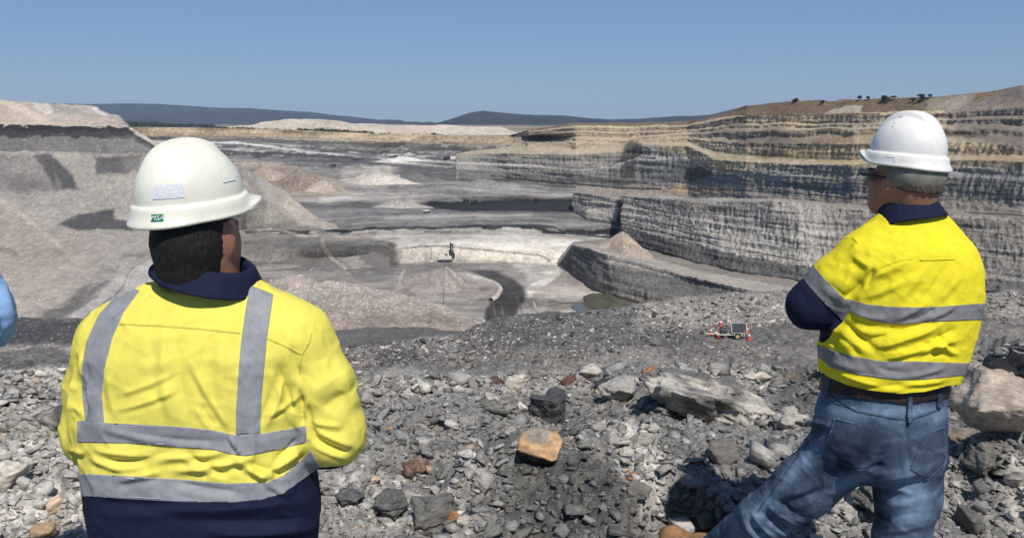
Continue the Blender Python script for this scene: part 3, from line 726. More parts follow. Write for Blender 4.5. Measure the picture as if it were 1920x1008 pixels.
# benches below the lookout ------------------------------------------------------------------
def tz(v, z): return float(Yz(v, z))
UT = (-300, 0, 100, 165, 300, 450, 600, 640, 700, 770, 850, 890, 930, 1000, 1060, 1180, 1240, 1290, 1340, 1480, 1560, 1700, 1830, 1920, 2300)
def rt(col, cl, vs, Y):
    if not isinstance(Y, (list, tuple)): Y = [Y] * len(UT)
    return row(col, cl, *[(a, b, c) for a, b, c in zip(UT, vs, Y)])
crest_v = (598, 597, 597, 602, 640, 655, 660, 652, 647, 640, 630, 613, 600, 591, 584, 577, 567, 559, 555, 548, 546, 546, 547, 545, 540)
crest_Y = [92, 92, 92, 92, 80, 74, 70, 70, 71, 72, 73, 75, 78, 80, 82, 85, 87, 88, 88, 88, 88, 88, 88, 88, 88]
toe_v = (641, 641, 641, 643, 668, 690, 698, 698, 698, 696, 694, 690, 684, 676, 668, 655, 645, 636, 630, 626, 622, 618, 614, 612, 610)
toe_Y = [tz(v, -20.6) for v in toe_v]
toe_Y = [min(t, c - 4) for t, c in zip(toe_Y, crest_Y)]
midv = tuple(a * .45 + b * .55 for a, b in zip(crest_v, toe_v)); midY = [a * .5 + b * .5 - 0.6 for a, b in zip(crest_Y, toe_Y)]
gu = [(v + 40) for v in toe_v]
loft("quarry_bench", -1500, 3400, [
    rt(C(120, 117, 114), 0, [v + 170 for v in toe_v], [tz(v + 170, -21.2) for v in toe_v]),
    rt(C(126, 122, 118), 0, [v + 60 for v in toe_v], [tz(v + 60, -20.9) for v in toe_v]),
    rt(C(114, 111, 108), 0.1, toe_v, toe_Y),
    rt(C(112, 110, 108), 0.15, midv, midY),
    rt(C(120, 117, 114), 0, crest_v, crest_Y),
    rt(C(110, 108, 105), 0.2, [v + 4 for v in crest_v], [y + 8 for y in crest_Y]),
    rt(C(110, 108, 105), 0, [v + 120 for v in crest_v], [y + 26 for y in crest_Y])],
    [([(-200, 596), (170, 600), (170, 640), (-200, 640)], C(84, 83, 83), 5, 4, .9),
     ([(-200, 644), (150, 645), (130, 654), (-200, 653)], C(150, 145, 140), 3, 3, .9),
     ([(-200, 655), (140, 655), (140, 690), (-200, 690)], C(104, 102, 100), 5, 6, .8),
     ([(1210, 568), (1340, 556), (1500, 548), (1500, 600), (1400, 612), (1300, 625), (1180, 615)], C(158, 153, 147), 14, 12, .8),
     ([(1800, 550), (2000, 548), (2000, 590), (1800, 600)], C(150, 145, 139), 10, 10, .8),
     ([(880, 612), (1000, 594), (1180, 585), (1180, 640), (1000, 660), (880, 650)], C(104, 102, 101), 14, 14, .8),
     ([(640, 660), (700, 655), (720, 690), (650, 690)], C(150, 146, 142), 8, 12, .6), ([(760, 640), (850, 634), (860, 668), (760, 690)], C(138, 134, 131), 8, 12, .5),
     ([(900, 665), (1040, 650), (1060, 662), (940, 680)], C(150, 146, 140), 8, 10, .5),
     ([(700, 655), (770, 650), (780, 680), (720, 690)], C(90, 89, 88), 8, 12, .6),
     ([(1260, 632), (1460, 626), (1900, 612), (1900, 640), (1460, 650), (1260, 648)], C(112, 109, 106), 6, 8, .7)],
    [([(840, 672), (960, 660)], 4, C(158, 153, 147), .4), ([(640, 662), (780, 650)], 5, C(142, 138, 134), .4)],
    amp=1.0, freq=0.30, mat=M_NEARBENCH, seed=71, colvar=0.22, speck=0.8, du=2.4, dv=2.1, grain=0.35)
loft("lower_bench", 520, 980, [
    row(C(112, 110, 108), 0, (520, 700, 110), (980, 700, 110)),
    row(C(108, 106, 104), 0, (520, 650, 136), (980, 660, 130)),
    row(C(112, 110, 108), 0, (520, 626, 152), (640, 618, 152), (700, 612, 152), (800, 614, 152), (870, 623, 152), (920, 636, 150), (980, 664, 146)),
    row(C(112, 110, 108), 0, (520, 720, 185), (980, 760, 180))], amp=0.7, freq=0.12, mat=M_NEARBENCH, seed=77, colvar=0.1, speck=0.2)
# ------------------------------------------------------------------ the rubble ground of the lookout
EDGE_U = [-900, 0, 150, 620, 700, 800, 900, 1000, 1100, 1200, 1300, 1450, 1560, 1700, 1800, 1920, 2800]
EDGE_V = [708, 702, 694, 704, 716, 704, 706, 702, 700, 692, 684, 690, 690, 682, 668, 646, 630]
PALE, SHALE = C(204, 199, 190), C(136, 134, 131)
near_pale = [  # patches of pale broken rock, (outline, strength)
    ([(-200, 745), (90, 752), (170, 800), (200, 900), (240, 1008), (-200, 1008)], 0.95),
    ([(-200, 705), (60, 702), (125, 712), (120, 740), (-200, 738)], 0.7),
    ([(1125, 800), (1190, 790), (1235, 830), (1250, 900), (1235, 950), (1200, 925), (1150, 870)], 0.9),
    ([(1880, 860), (1960, 850), (1960, 1008), (1890, 1008)], 0.8),
    ([(1150, 700), (1230, 690), (1420, 690), (1460, 720), (1300, 720)], 0.45),
    ([(640, 700), (780, 700), (1100, 712), (1180, 730), (1000, 745), (700, 740)], 0.4),
    ([(840, 860), (915, 870), (900, 920), (850, 920)], 0.5),
    ([(600, 900), (700, 880), (900, 960), (860, 1008), (600, 1008)], 0.3),
    ([(1560, 880), (1660, 870), (1660, 960), (1560, 960)], 0.4),
]
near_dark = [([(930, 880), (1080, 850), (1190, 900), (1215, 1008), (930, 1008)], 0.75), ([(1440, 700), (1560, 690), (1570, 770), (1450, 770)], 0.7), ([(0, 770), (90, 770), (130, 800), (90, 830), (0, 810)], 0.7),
             ([(1000, 740), (1070, 730), (1080, 790), (1020, 790)], 0.6), ([(1240, 880), (1420, 860), (1420, 1008), (1240, 1008)], .5)]  # last patch paints the man's cast shadow into the ground colour
def near_tone(u, v, p):
    j1 = fbm(p * 1.7, 3, 201) * 24; j2 = fbm(p * 1.7 + 40, 3, 202) * 16
    t = np.zeros(u.shape)
    for poly, k in near_pale:
        t = np.maximum(t, k * sm(14, -14, dist_poly(u + j1, v + j2, poly)))
    d = np.zeros(u.shape)
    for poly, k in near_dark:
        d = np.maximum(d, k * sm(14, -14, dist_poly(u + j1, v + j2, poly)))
    return t, d
def ground_base(u, Y, x):
    ve = np.interp(u, EDGE_U, EDGE_V); ye = 9.6
    ze = P(u, ve, ye)[..., 2]
    z = np.interp(Y, [0, 2.2, 2.6, 2.9, 3.3, 3.8, 4.6], [-1.75, -1.78, -1.70, -1.64, -1.58, -1.68, -1.95])
    t = np.clip((Y - 4.6) / (ye - 4.6), 0, 1)
    z = np.where(Y > 4.6, -1.95 * (1 - t) + ze * t, z)
    over = np.clip(Y - ye, 0, 100)
    return z - over * 0.95 - 0.12 * np.minimum(over, 3) ** 2
nu, ny = 860, 270
gu_ = np.concatenate([np.linspace(-1500, -60, 110, endpoint=False), np.linspace(-60, 1980, nu - 220, endpoint=False), np.linspace(1980, 3400, 110)])
gY = np.concatenate([[0.25, 0.6, 0.9], np.geomspace(1.1, 9.8, ny - 23), np.geomspace(10.0, 24, 20)])
GU, GY = np.meshgrid(gu_, gY)
gx = (GU - CU) / FPX * (GY * 1.04 + 0.25)
gz = ground_base(GU, GY, gx)
gp = np.stack([gx, GY, gz], -1)
fade = sm(0.5, 2.0, GY)
gz = gz + 0.10 * fbm(gp * np.array([.55, .55, 0]) + 3, 4, 101) * fade
gz = gz + fade * (0.10 * ridged(gp * np.array([1.5, 1.5, 0]) + 9, 4, 102) + 0.045 * np.abs(fbm(gp * np.array([4.5, 4.5, 0]), 4, 103)))
# blocky, stepped small relief
q = fbm(gp * np.array([2.2, 2.2, 0]) + 5, 4, 105) * 4
gz = gz + fade * 0.03 * (np.floor(q) + sm(0.7, 1.0, q - np.floor(q)))
gz = gz + fade * 0.016 * fbm(gp * np.array([20, 20, 0]), 3, 106)
gz = np.where(np.hypot((gx - .66) / .22, (GY - 2.82) / .26) < 1, np.clip(gz, -1.66, -1.632), gz)     # where the boot has trodden the rubble down
gp[..., 2] = gz
uvp = UV(gp)
pt, dk = near_tone(uvp[..., 0], uvp[..., 1], gp)
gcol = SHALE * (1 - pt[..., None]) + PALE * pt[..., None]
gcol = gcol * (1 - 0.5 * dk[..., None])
mul = 1 + 0.25 * fbm(gp * 1.2, 3, 107) + 0.35 * fbm(gp * 9, 4, 108) + 0.25 * fbm(gp * 45, 2, 109)
gcol = np.clip(gcol * np.clip(mul, .35, 2)[..., None], 0.01, 0.6)
me = mesh_np("ground", gp.reshape(-1, 3), grid_faces(len(gY), nu))
set_color(me, gcol.reshape(-1, 3))
M_GROUND = vcol_mat("shale_ground", 28.0, 0.62, 1.38, 60.0, 0.012, 0.7)
add_bump(M_GROUND, 16.0, 0.4, 0.02, typ="ShaderNodeTexVoronoi")
ground = link("ground", me, M_GROUND, kind="structure")
ground_bvh = BVHTree.FromPolygons([tuple(v) for v in gp.reshape(-1, 3).tolist()], grid_faces(len(gY), nu).tolist())
def hit_ground(u, v):
    h = ground_bvh.ray_cast(Vector((0, 0, 0)), ray_dir(u, v), 60)
    return h[0]
def ground_at(x, y):
    h = ground_bvh.ray_cast(Vector((x, y, 3)), Vector((0, 0, -1)), 60)
    return h[0]
def land_bvh(name):
    m = LAND[name].data
    co = np.empty(len(m.vertices) * 3, np.float32); m.vertices.foreach_get("co", co)
    pl = np.empty(len(m.polygons) * 4, np.int32); m.polygons.foreach_get("vertices", pl)
    return BVHTree.FromPolygons(co.reshape(-1, 3).tolist(), pl.reshape(-1, 4).tolist())

# ------------------------------------------------------------------ rocks
M_ROCK = new_mat("broken_rock", 0.92, 0.2)
_a = nd(M_ROCK, "ShaderNodeVertexColor", layer_name="Col")
_l = nd(M_ROCK, "ShaderNodeAttribute", attribute_name="loc")
_mp = nd(M_ROCK, "ShaderNodeMapping"); _mp.inputs["Scale"].default_value = (2.0, 2.0, 16.0)
lk(M_ROCK, _l.outputs["Vector"], _mp.inputs["Vector"])
_o1 = mottle(M_ROCK, _a.outputs[0], 1.6, 0.7, 1.3, coord=_mp.outputs[0])
mottle(M_ROCK, _o1, 38.0, 0.72, 1.28)
add_bump(M_ROCK, 2.0, 0.55, 0.012, coord=_mp.outputs[0])
add_bump(M_ROCK, 70.0, 0.5, 0.006)

rng = np.random.default_rng(11)
def hull(points):
    bm = bmesh.new()
    vs = [bm.verts.new(p) for p in points]
    r = bmesh.ops.convex_hull(bm, input=vs)
    bmesh.ops.delete(bm, geom=[v for v in bm.verts if not v.link_faces], context='VERTS')
    bmesh.ops.triangulate(bm, faces=bm.faces)
    bmesh.ops.recalc_face_normals(bm, faces=bm.faces)
    bm.verts.index_update()
    V = np.array([v.co[:] for v in bm.verts]); F = np.array([[v.index for v in f.verts] for f in bm.faces])
    bm.free()
    return V, F
def template(flat, n=11):
    p = rng.normal(size=(n, 3)); p /= np.linalg.norm(p, axis=1, keepdims=True)
    p *= rng.uniform(0.75, 1.0, (n, 1))
    p = np.sign(p) * np.abs(p) ** 0.7
    p[:, 1] *= rng.uniform(0.55, 0.95); p[:, 2] *= flat
    return hull(p / np.abs(p[:, 0]).max() * 0.5)
TEMPL = [template(f, n) for f, n in [(rng.uniform(.14, .5), int(rng.integers(9, 14))) for _ in range(36)]]
def rot_matrix(r, tilt):
    yaw = r.uniform(0, 2 * np.pi); ax = r.uniform(0, 2 * np.pi); t = abs(r.normal(0, tilt))
    m = Matrix.Rotation(yaw, 3, 'Z'); a = Vector((math.cos(ax), math.sin(ax), 0))
    return np.array(Matrix.Rotation(t, 3, a) @ m)
def join_rocks(name, items, label=None):
    """items: (pos, size, colour). One mesh of many fragments."""
    Vs, Fs, Cs, Ls, off = [], [], [], [], 0
    for pos, size, col in items:
        V, F = TEMPL[rng.integers(len(TEMPL))]
        R = rot_matrix(rng, 0.5)
        sc = size * np.array([1, rng.uniform(.7, 1.1), rng.uniform(.7, 1.2)])
        Vs.append((V * sc) @ R.T + pos); Fs.append(F + off); off += len(V)
        Cs.append(np.broadcast_to(col, (len(V), 3))); Ls.append(V * 1.0 + rng.uniform(0, 50, 3))
    me = mesh_np(name, np.concatenate(Vs), np.concatenate(Fs), smooth=False)
    set_color(me, np.concatenate(Cs)); set_vec(me, np.concatenate(Ls), "loc")
    o = link(name, me, M_ROCK, kind="stuff")
    if label: o["label"] = label; o["category"] = "rubble"
    return o
def rock_tone(pt, dk, r):
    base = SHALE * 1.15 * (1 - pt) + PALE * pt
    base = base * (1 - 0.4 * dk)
    k = r.choice([0.65, 0.9, 1.1, 1.45, 1.9], p=[.22, .34, .24, .13, .07]) if pt < .5 else r.choice([0.5, 0.8, 1.0, 1.15], p=[.1, .3, .4, .2])
    c = base * k * r.uniform(.88, 1.12)
    if r.random() < 0.03: c = c * np.array([1.25, 1.0, .78])
    return np.clip(c, .02, .62)
def detailed_rock(size, n=14, sub=3, flat=0.6, lam=7.0, lam_amp=0.07, rough=0.07, seed=0, pts=None, fine=.09):
    """One larger rock: an angular hull, subdivided, with bedding steps and chipped faces. Returns V (local, metres), F, loc."""
    r = np.random.default_rng(seed)
    if pts is None:
        p = r.normal(size=(n, 3)); p /= np.linalg.norm(p, axis=1, keepdims=True); p *= r.uniform(.8, 1, (n, 1)); p[:, 2] *= flat; p[:, 1] *= r.uniform(.65, 1)
        p *= 0.5 / np.abs(p[:, 0]).max()
    else:
        p = np.asarray(pts, float)
    V, F = hull(p)
    bm = bmesh.new()
    vs = [bm.verts.new(v) for v in V]
    for f in F: bm.faces.new([vs[i] for i in f])
    for _ in range(sub):
        long = [e for e in bm.edges if e.calc_length() > fine]
        bmesh.ops.subdivide_edges(bm, edges=long, cuts=1)
        bmesh.ops.triangulate(bm, faces=[f for f in bm.faces if len(f.verts) > 3])
    bm.verts.index_update()
    V = np.array([v.co[:] for v in bm.verts]); F = np.array([[v.index for v in f.verts] for f in bm.faces]); bm.free()
    loc = V.copy()
    s = seed * 3.7
    tilt = V + 0.05 * fbm(V * 3 + s, 3, seed)[:, None]
    zl = tilt[:, 2] * lam * 2 + 0.7 * fbm(V * 2 + s, 2, seed + 3)
    step = noise3(np.stack([np.floor(zl) * 7.3, np.zeros(len(V)), np.zeros(len(V))], -1) + s, seed + 4)
    out = V / (np.linalg.norm(V, axis=1, keepdims=True) + 1e-6)
    outh = out * np.array([1, 1, .25])
    V = V + outh * (step * lam_amp)[:, None] + out * (rough * fbm(V * 5 + s, 4, seed + 5))[:, None]
    return V * size, F, loc * 1.0 + s

# fine rubble over the whole lookout: uncountable
items = []; big = []
r = np.random.default_rng(5)
def try_rock(u, v, px, lst, sink=0.25):
    h = hit_ground(u, v)
    if h is None: return
    h = np.array(h)
    d = h[1] * CP - h[2] * SP
    lst.append([h, px * d / FPX, u, v])
for k in range(9500):
    u = r.uniform(-160, 2080); v = 1030 - (1030 - np.interp(u, EDGE_U, EDGE_V) + 6) * r.random() ** 0.9
    try_rock(u, v, 4.5 + r.exponential(4.5), items)
for k in range(2300):
    u = r.uniform(-160, 2080); v = r.uniform(np.interp(u, EDGE_U, EDGE_V) - 2, 1090)
    try_rock(u, v, 11 + r.exponential(10), items)
for k in range(900):
    u = r.uniform(-160, 2080); v = np.interp(u, EDGE_U, EDGE_V) + abs(r.normal(0, 22)) - 2
    try_rock(u, v, 7 + r.exponential(9), items)
arr = np.array([i[0] for i in items]); uu = np.array([i[2] for i in items]); vv = np.array([i[3] for i in items])
pts_, dks_ = near_tone(uu, vv, arr)
fine = []; mid = []
for (h, s, u, v), a, b in zip(items, pts_, dks_):
    keep = 1.0 if a > .3 else 0.8
    if b > .5 and r.random() < .6: s *= .5
    fine.append((h + np.array([0, 0, s * 0.08]), s, rock_tone(a, b, r)))
join_rocks("rubble", fine, "loose grey shale rubble covering the lookout ground")

# larger loose stones that can be told apart: each an object
def place_rock(name, u, v, wpx, seed, col, flat=.6, sub=2, lam=6., lam_amp=.06, rough=.06, rotz=0.0, tilt=(0, 0), sink=.22, colfn=None, pts=None, size=None, fine=.09, **props):
    h = hit_ground(u, v)
    if h is None: return None
    d = h[1] * CP - h[2] * SP
    size = size or wpx * d / FPX
    V, F, loc = detailed_rock(size, flat=flat, sub=sub, lam=lam, lam_amp=lam_amp, rough=rough, seed=seed, pts=pts, fine=fine)
    R = np.array(Matrix.Rotation(tilt[0], 3, 'X') @ Matrix.Rotation(tilt[1], 3, 'Y') @ Matrix.Rotation(rotz, 3, 'Z'))
    W = V @ R.T
    W[:, 2] -= W[:, 2].min() + sink * (W[:, 2].max() - W[:, 2].min())
    me = mesh_np(name, W, F, smooth=False)
    c = np.broadcast_to(col, (len(V), 3)).copy() if colfn is None else colfn(V / size, W, col)
    set_color(me, np.clip(c, .015, .7)); set_vec(me, loc, "loc")
    o = link(name, me, M_ROCK, **props)
    o.location = h
    return o
taken = []
hero = []
SHORT = {}
def top_crust(crust, thr=.05):
    def f(V, W, col):
        z = (W[:, 2] - W[:, 2].min()) / (np.ptp(W[:, 2]) + 1e-6)
        k = sm(thr, thr + .08, z - 0.45 + 0.22 * fbm(V * 4, 3, 8))[:, None]
        return col * (1 - k) + crust * k
    return f
def veined(a, sc=6):
    def f(V, W, col):
        k = sm(-.1, .5, fbm(V * sc, 3, 4))[:, None]
        return col * (1 - k) + a * k
    return f
def H(u, v, w, seed, col, label, **kw):
    name = kw.pop("name", "rock")
    o = place_rock(name, u, v, w, seed, col, label=label, category=kw.pop("category", "rock"), **kw)
    taken.append((u, v, w)); hero.append((u, v, w, label)); return o
H(1322, 776, 266, 1, C(116, 114, 111), "huge layered grey boulder with a pale sloping crust, left of the jeans", name="boulder", category="boulder", sub=7, fine=.022, flat=.48, lam=7.5, lam_amp=.05, rough=.09, sink=.30, tilt=(-.30, .24), rotz=.5, colfn=veined(C(190, 184, 174), 4.0))
def crusted(V, W, col):
    # tan weathering rind on the upper face, dusty grey hollow in its middle, fresh rock on the broken sides painted dark for their shade
    k = sm(.045, .07, V[:, 2] - .12 * V[:, 0] * 0 + .02 * fbm(V * 6, 3, 3))[:, None]
    g_ = (sm(.30, .18, np.hypot(V[:, 0] + .02, V[:, 1] - .22) + .05 * fbm(V * 7, 3, 5)))[:, None]
    top = C(180, 148, 112) * (1 + .25 * fbm(V * 9, 3, 6))[:, None] * (1 - g_) + C(150, 144, 134) * g_
    return col * (1 - k) + top * k
H(1012, 862, 88, 2, C(46, 45, 46), "block of rock with shaded dark sides and a bright tan orange broken top", sub=5, lam_amp=.0, rough=.022, tilt=(.42, .16), rotz=.12, sink=.18, colfn=crusted,
  pts=[(-.40, -.16, -.30), (.28, -.30, -.32), (.44, .2, -.2), (-.3, .36, -.2), (-.52, -.16, .06), (.16, -.46, .04), (.28, -.44, .09), (.52, .10, .12), (.40, .30, .14), (-.05, .44, .12), (-.36, .30, .12)])
H(780, 884, 58, 3, C(118, 92, 80), "rusty red brown speckled stone beside a small pale stone", sub=3, flat=.8, colfn=veined(C(150, 130, 120), 14), lam_amp=.02)
H(1862, 808, 170, 4, C(176, 162, 148), "big smooth pinkish sandstone boulder at the right edge", name="boulder", category="boulder", sub=5, flat=.55, lam_amp=.015, rough=.05, fine=.05, rotz=-.4, tilt=(-.3, .3), sink=.1, colfn=veined(C(194, 180, 166), 3))
H(1835, 712, 90, 5, C(176, 170, 160), "pale grey boulder perched behind the pinkish sandstone boulder", name="boulder", category="boulder", sub=5, fine=.045, flat=.8)
H(1912, 726, 110, 6, C(48, 48, 50), "black coal lump at the right edge behind the pinkish boulder", sub=4, flat=.9, rough=.12, lam=9)
H(985, 768, 28, 7, C(232, 226, 214), "small bright white angular stone below the brown stones", sub=2, flat=.8, lam_amp=.01)
H(968, 730, 42, 8, C(206, 198, 184), "whitish rounded stone on the skyline of the rubble bank", sub=3, flat=1.0)
H(930, 718, 36, 9, C(112, 88, 78), "flat dark red stone left of the whitish rounded stone", flat=.4)
H(1066, 718, 30, 10, C(112, 84, 74), "upright dark red stone on the crest of the rubble bank", flat=.9, tilt=(.2, .9))
H(1226, 697, 46, 12, C(164, 118, 88), "flat rust orange slab above the huge layered boulder", flat=.3, lam_amp=.02)
H(900, 915, 64, 13, C(172, 170, 164), "pale grey layered slab standing on edge in the middle rubble", flat=.9, lam=10, lam_amp=.05, sub=4, tilt=(.2, .3))
H(1030, 790, 80, 14, C(84, 84, 86), "dark upright shale lump behind the tan topped block", sub=5, fine=.045, flat=1.2, rough=.1, sink=.3)
H(1352, 866, 66, 15, C(116, 113, 108), "square grey block at the tip of the man's shadow", sub=3, flat=.9, lam_amp=.02, rotz=.2)
H(850, 974, 24, 16, C(192, 142, 98), "small orange stone low in the middle rubble", flat=.9, lam_amp=.01)
H(868, 985, 34, 17, C(190, 184, 172), "pale stone touching the small low orange stone", flat=.8)
H(732, 808, 18, 18, C(184, 144, 104), "small orange stone near the yellow sleeve", flat=.7, lam_amp=.01)
H(1186, 898, 24, 19, C(184, 136, 94), "small orange stone above the pale gravel by the shadow", flat=.9, lam_amp=.01)
H(1196, 930, 56, 20, C(120, 117, 112), "grey rounded stone under the small orange stone by the shadow", sub=3, flat=.8)
H(82, 1004, 46, 21, C(178, 152, 122), "tan stone at the bottom left corner", sub=3, flat=.8, lam_amp=.02)
H(15, 905, 74, 22, C(206, 198, 184), "large cream white block at the left edge", sub=3, flat=.7, lam_amp=.02)
H(1846, 880, 70, 23, C(122, 118, 112), "tall grey boulder right of the back pocket", name="boulder", category="boulder", sub=5, fine=.045, flat=1.1, lam_amp=.03, tilt=(0, .5))
H(1800, 826, 66, 24, C(134, 124, 112), "brownish grey slab under the pinkish sandstone boulder", sub=3, flat=.6)
H(1420, 712, 60, 25, C(206, 196, 182), "flat cream slab behind the huge layered boulder", flat=.35, lam_amp=.02)
H(1160, 742, 80, 26, C(176, 172, 165), "long pale grey slab left of the huge layered boulder", sub=3, flat=.5, rotz=.5)
H(1140, 728, 50, 27, C(70, 70, 72), "dark jagged shale slab behind the long pale slab", sub=3, flat=.7, rough=.1)
H(735, 960, 70, 28, C(104, 103, 101), "grey laminated lump at the foot of the yellow sleeve", sub=5, fine=.045, flat=.8, lam=9, lam_amp=.06)
H(820, 985, 96, 29, C(112, 110, 107), "large ribbed grey shale lump low in the middle", sub=5, fine=.045, flat=.8, lam=9, lam_amp=.06)
H(1205, 830, 56, 30, C(164, 160, 152), "pale ribbed slab above the heap of white gravel", sub=3, flat=.5, lam_amp=.05)
H(1660, 960, 120, 31, C(120, 116, 110), "broken layered outcrop between the man's legs", sub=5, fine=.045, flat=.8, lam=9, lam_amp=.07)
H(1905, 905, 70, 32, C(190, 184, 174), "cream stone at the right edge below the tall grey boulder", sub=3, flat=.8)
H(1800, 985, 80, 33, C(104, 102, 99), "dark layered slab in the lower right corner rubble", sub=3, flat=.6, lam_amp=.06)
H(120, 800, 120, 34, C(88, 88, 88), "dark weathered hump beside the left yellow sleeve", sub=5, fine=.045, flat=.5, rough=.08, colfn=veined(C(160, 156, 148), 3))
H(655, 935, 60, 35, C(100, 100, 99), "flat grey shale slab right of the navy shirt tail", sub=3, flat=.4)
H(1010, 705, 40, 36, C(150, 146, 140), "grey stone next to the whitish rounded stone", sub=2, flat=.6)
H(1108, 706, 44, 37, C(196, 190, 180), "pale angular stone right of the upright dark red stone", sub=2, flat=.8)
H(1480, 800, 70, 38, C(176, 172, 164), "pale crumbling block right of the huge layered boulder", sub=3, flat=.8, rough=.1)
cand = []
while len(cand) < 235:
    u = r.uniform(-30, 1950); v = r.uniform(np.interp(u, EDGE_U, EDGE_V) + 4, 1006)
    if 150 < u < 585 and v > 700: continue
    w = 18 + r.exponential(14)
    if w > 74 or any(abs(u - a) < (w + c) * .45 and abs(v - b) < (w + c) * .3 for a, b, c in taken): continue
    taken.append((u, v, w)); cand.append((u, v, w))
ct, cd = near_tone(np.array([c[0] for c in cand]), np.array([c[1] for c in cand]), np.array([(hit_ground(c[0], c[1]) or Vector((0, 5, -2)))[:] for c in cand]))
short = {1: "the huge layered boulder", 2: "the tan topped block", 3: "the rusty red stone", 4: "the pinkish boulder", 5: "the pale perched boulder", 6: "the black coal lump", 7: "the small white stone", 8: "the whitish rounded stone", 9: "the flat dark red stone",
         10: "the upright red stone", 11: "the rust orange slab", 12: "the pale slab on edge", 13: "the dark upright lump", 14: "the square block by the shadow", 15: "the low orange stone", 16: "the low pale stone", 17: "the orange stone near the sleeve", 18: "the orange stone by the shadow",
         19: "the grey stone by the shadow", 20: "the tan corner stone", 21: "the cream white block", 22: "the tall grey boulder", 23: "the brownish slab", 24: "the flat cream slab", 25: "the long pale slab", 26: "the dark jagged slab", 27: "the laminated lump", 28: "the ribbed shale lump",
         29: "the pale ribbed slab", 30: "the outcrop between the legs", 31: "the cream edge stone", 32: "the dark layered slab", 33: "the dark hump", 34: "the flat slab by the shirt tail", 35: "the crest grey stone", 36: "the pale crest stone", 37: "the crumbling pale block"}
cols = [rock_tone(ct[i], cd[i], r) for i in range(len(cand))]
keys = []
for i, (u, v, w) in enumerate(cand):
    k_ = min(range(len(hero)), key=lambda q: math.hypot(hero[q][0] - u, 1.6 * (hero[q][1] - v)))
    du_, dv_ = u - hero[k_][0], 1.6 * (v - hero[k_][1])
    dirn = ("right of" if du_ > 0 else "left of") if abs(du_) > abs(dv_) else ("in front of" if dv_ > 0 else "behind")
    L = cols[i].mean(); tone = "pale" if L > .21 else ("mid grey" if L > .11 else "dark grey")
    keys.append(((tone, dirn, k_), math.hypot(du_, dv_), i))
labels = {}
for key in sorted({k_[0] for k_ in keys}, key=str):
    g_ = sorted([k_ for k_ in keys if k_[0] == key], key=lambda q: q[1])
    for n_, (_, _, i) in enumerate(g_):
        o_ = "" if len(g_) == 1 else (", " + ["nearest", "second nearest", "third nearest", "fourth nearest", "fifth nearest", "sixth nearest", "seventh nearest", "eighth nearest", "ninth nearest", "tenth nearest", "eleventh nearest", "twelfth nearest"][min(n_, 11)] + " such")
        labels[i] = "%s stone %s %s%s" % (key[0], key[1], short[key[2] + 1], o_)
for i, (u, v, w) in enumerate(cand):
    place_rock("stone", u, v + w * .25, w, 100 + i, cols[i], flat=r.uniform(.3, .9), sub=2, lam_amp=r.uniform(.02, .07), rotz=r.uniform(0, 6.3), tilt=(r.normal(0, .35), r.normal(0, .35)), sink=r.uniform(.15, .35),
               label=labels[i], category="stone", group="loose stones in the foreground rubble")

# rubble on the bench with the trailer
bench_bvh = land_bvh("quarry_bench")
def hit_bench(u, v): return bench_bvh.ray_cast(Vector((0, 0, 0)), ray_dir(u, v), 400)[0]
items = []
zones = [([(1190, 575), (1340, 555), (1560, 545), (1560, 600), (1420, 612), (1300, 632), (1190, 640)], 2000, (2.5, 3.2), 1.0),
         ([(1790, 550), (1990, 545), (1990, 600), (1790, 610)], 500, (3, 3.5), 1.0),
         ([(870, 620), (1000, 592), (1200, 576), (1220, 650), (1000, 690), (870, 690)], 2200, (2.5, 2.8), .7),
         ([(600, 655), (880, 625), (880, 695), (640, 705)], 1400, (2.5, 3.4), .85),
         ([(-60, 600), (160, 600), (160, 690), (-60, 690)], 350, (2, 1.6), .6),
         ([(1060, 640), (1460, 640), (1460, 690), (1060, 700)], 900, (2, 2.6), .8)]
for poly, n, (a, b), k in zones:
    pa = np.array(poly); c = 0
    while c < n:
        uu = r.uniform(pa[:, 0].min(), pa[:, 0].max(), 400); vv = r.uniform(pa[:, 1].min(), pa[:, 1].max(), 400)
        ok = dist_poly(uu, vv, poly) < 0
        for u, v in zip(uu[ok], vv[ok]):
            if c >= n: break
            c += 1
            h = hit_bench(u, v)
            if h is None: continue
            h = np.array(h); s = (a + r.exponential(b)) * (h[1] * CP) / FPX
            tone = r.choice([80, 110, 150, 190, 212], p=[.2, .25, .25, .2, .1]) * (0.75 + .25 * k)
            items.append((h, s, C(tone * 1.01, tone * .985, tone * .95)))
join_rocks("bench_rubble", items, "grey and pale broken rock strewn over the bench")
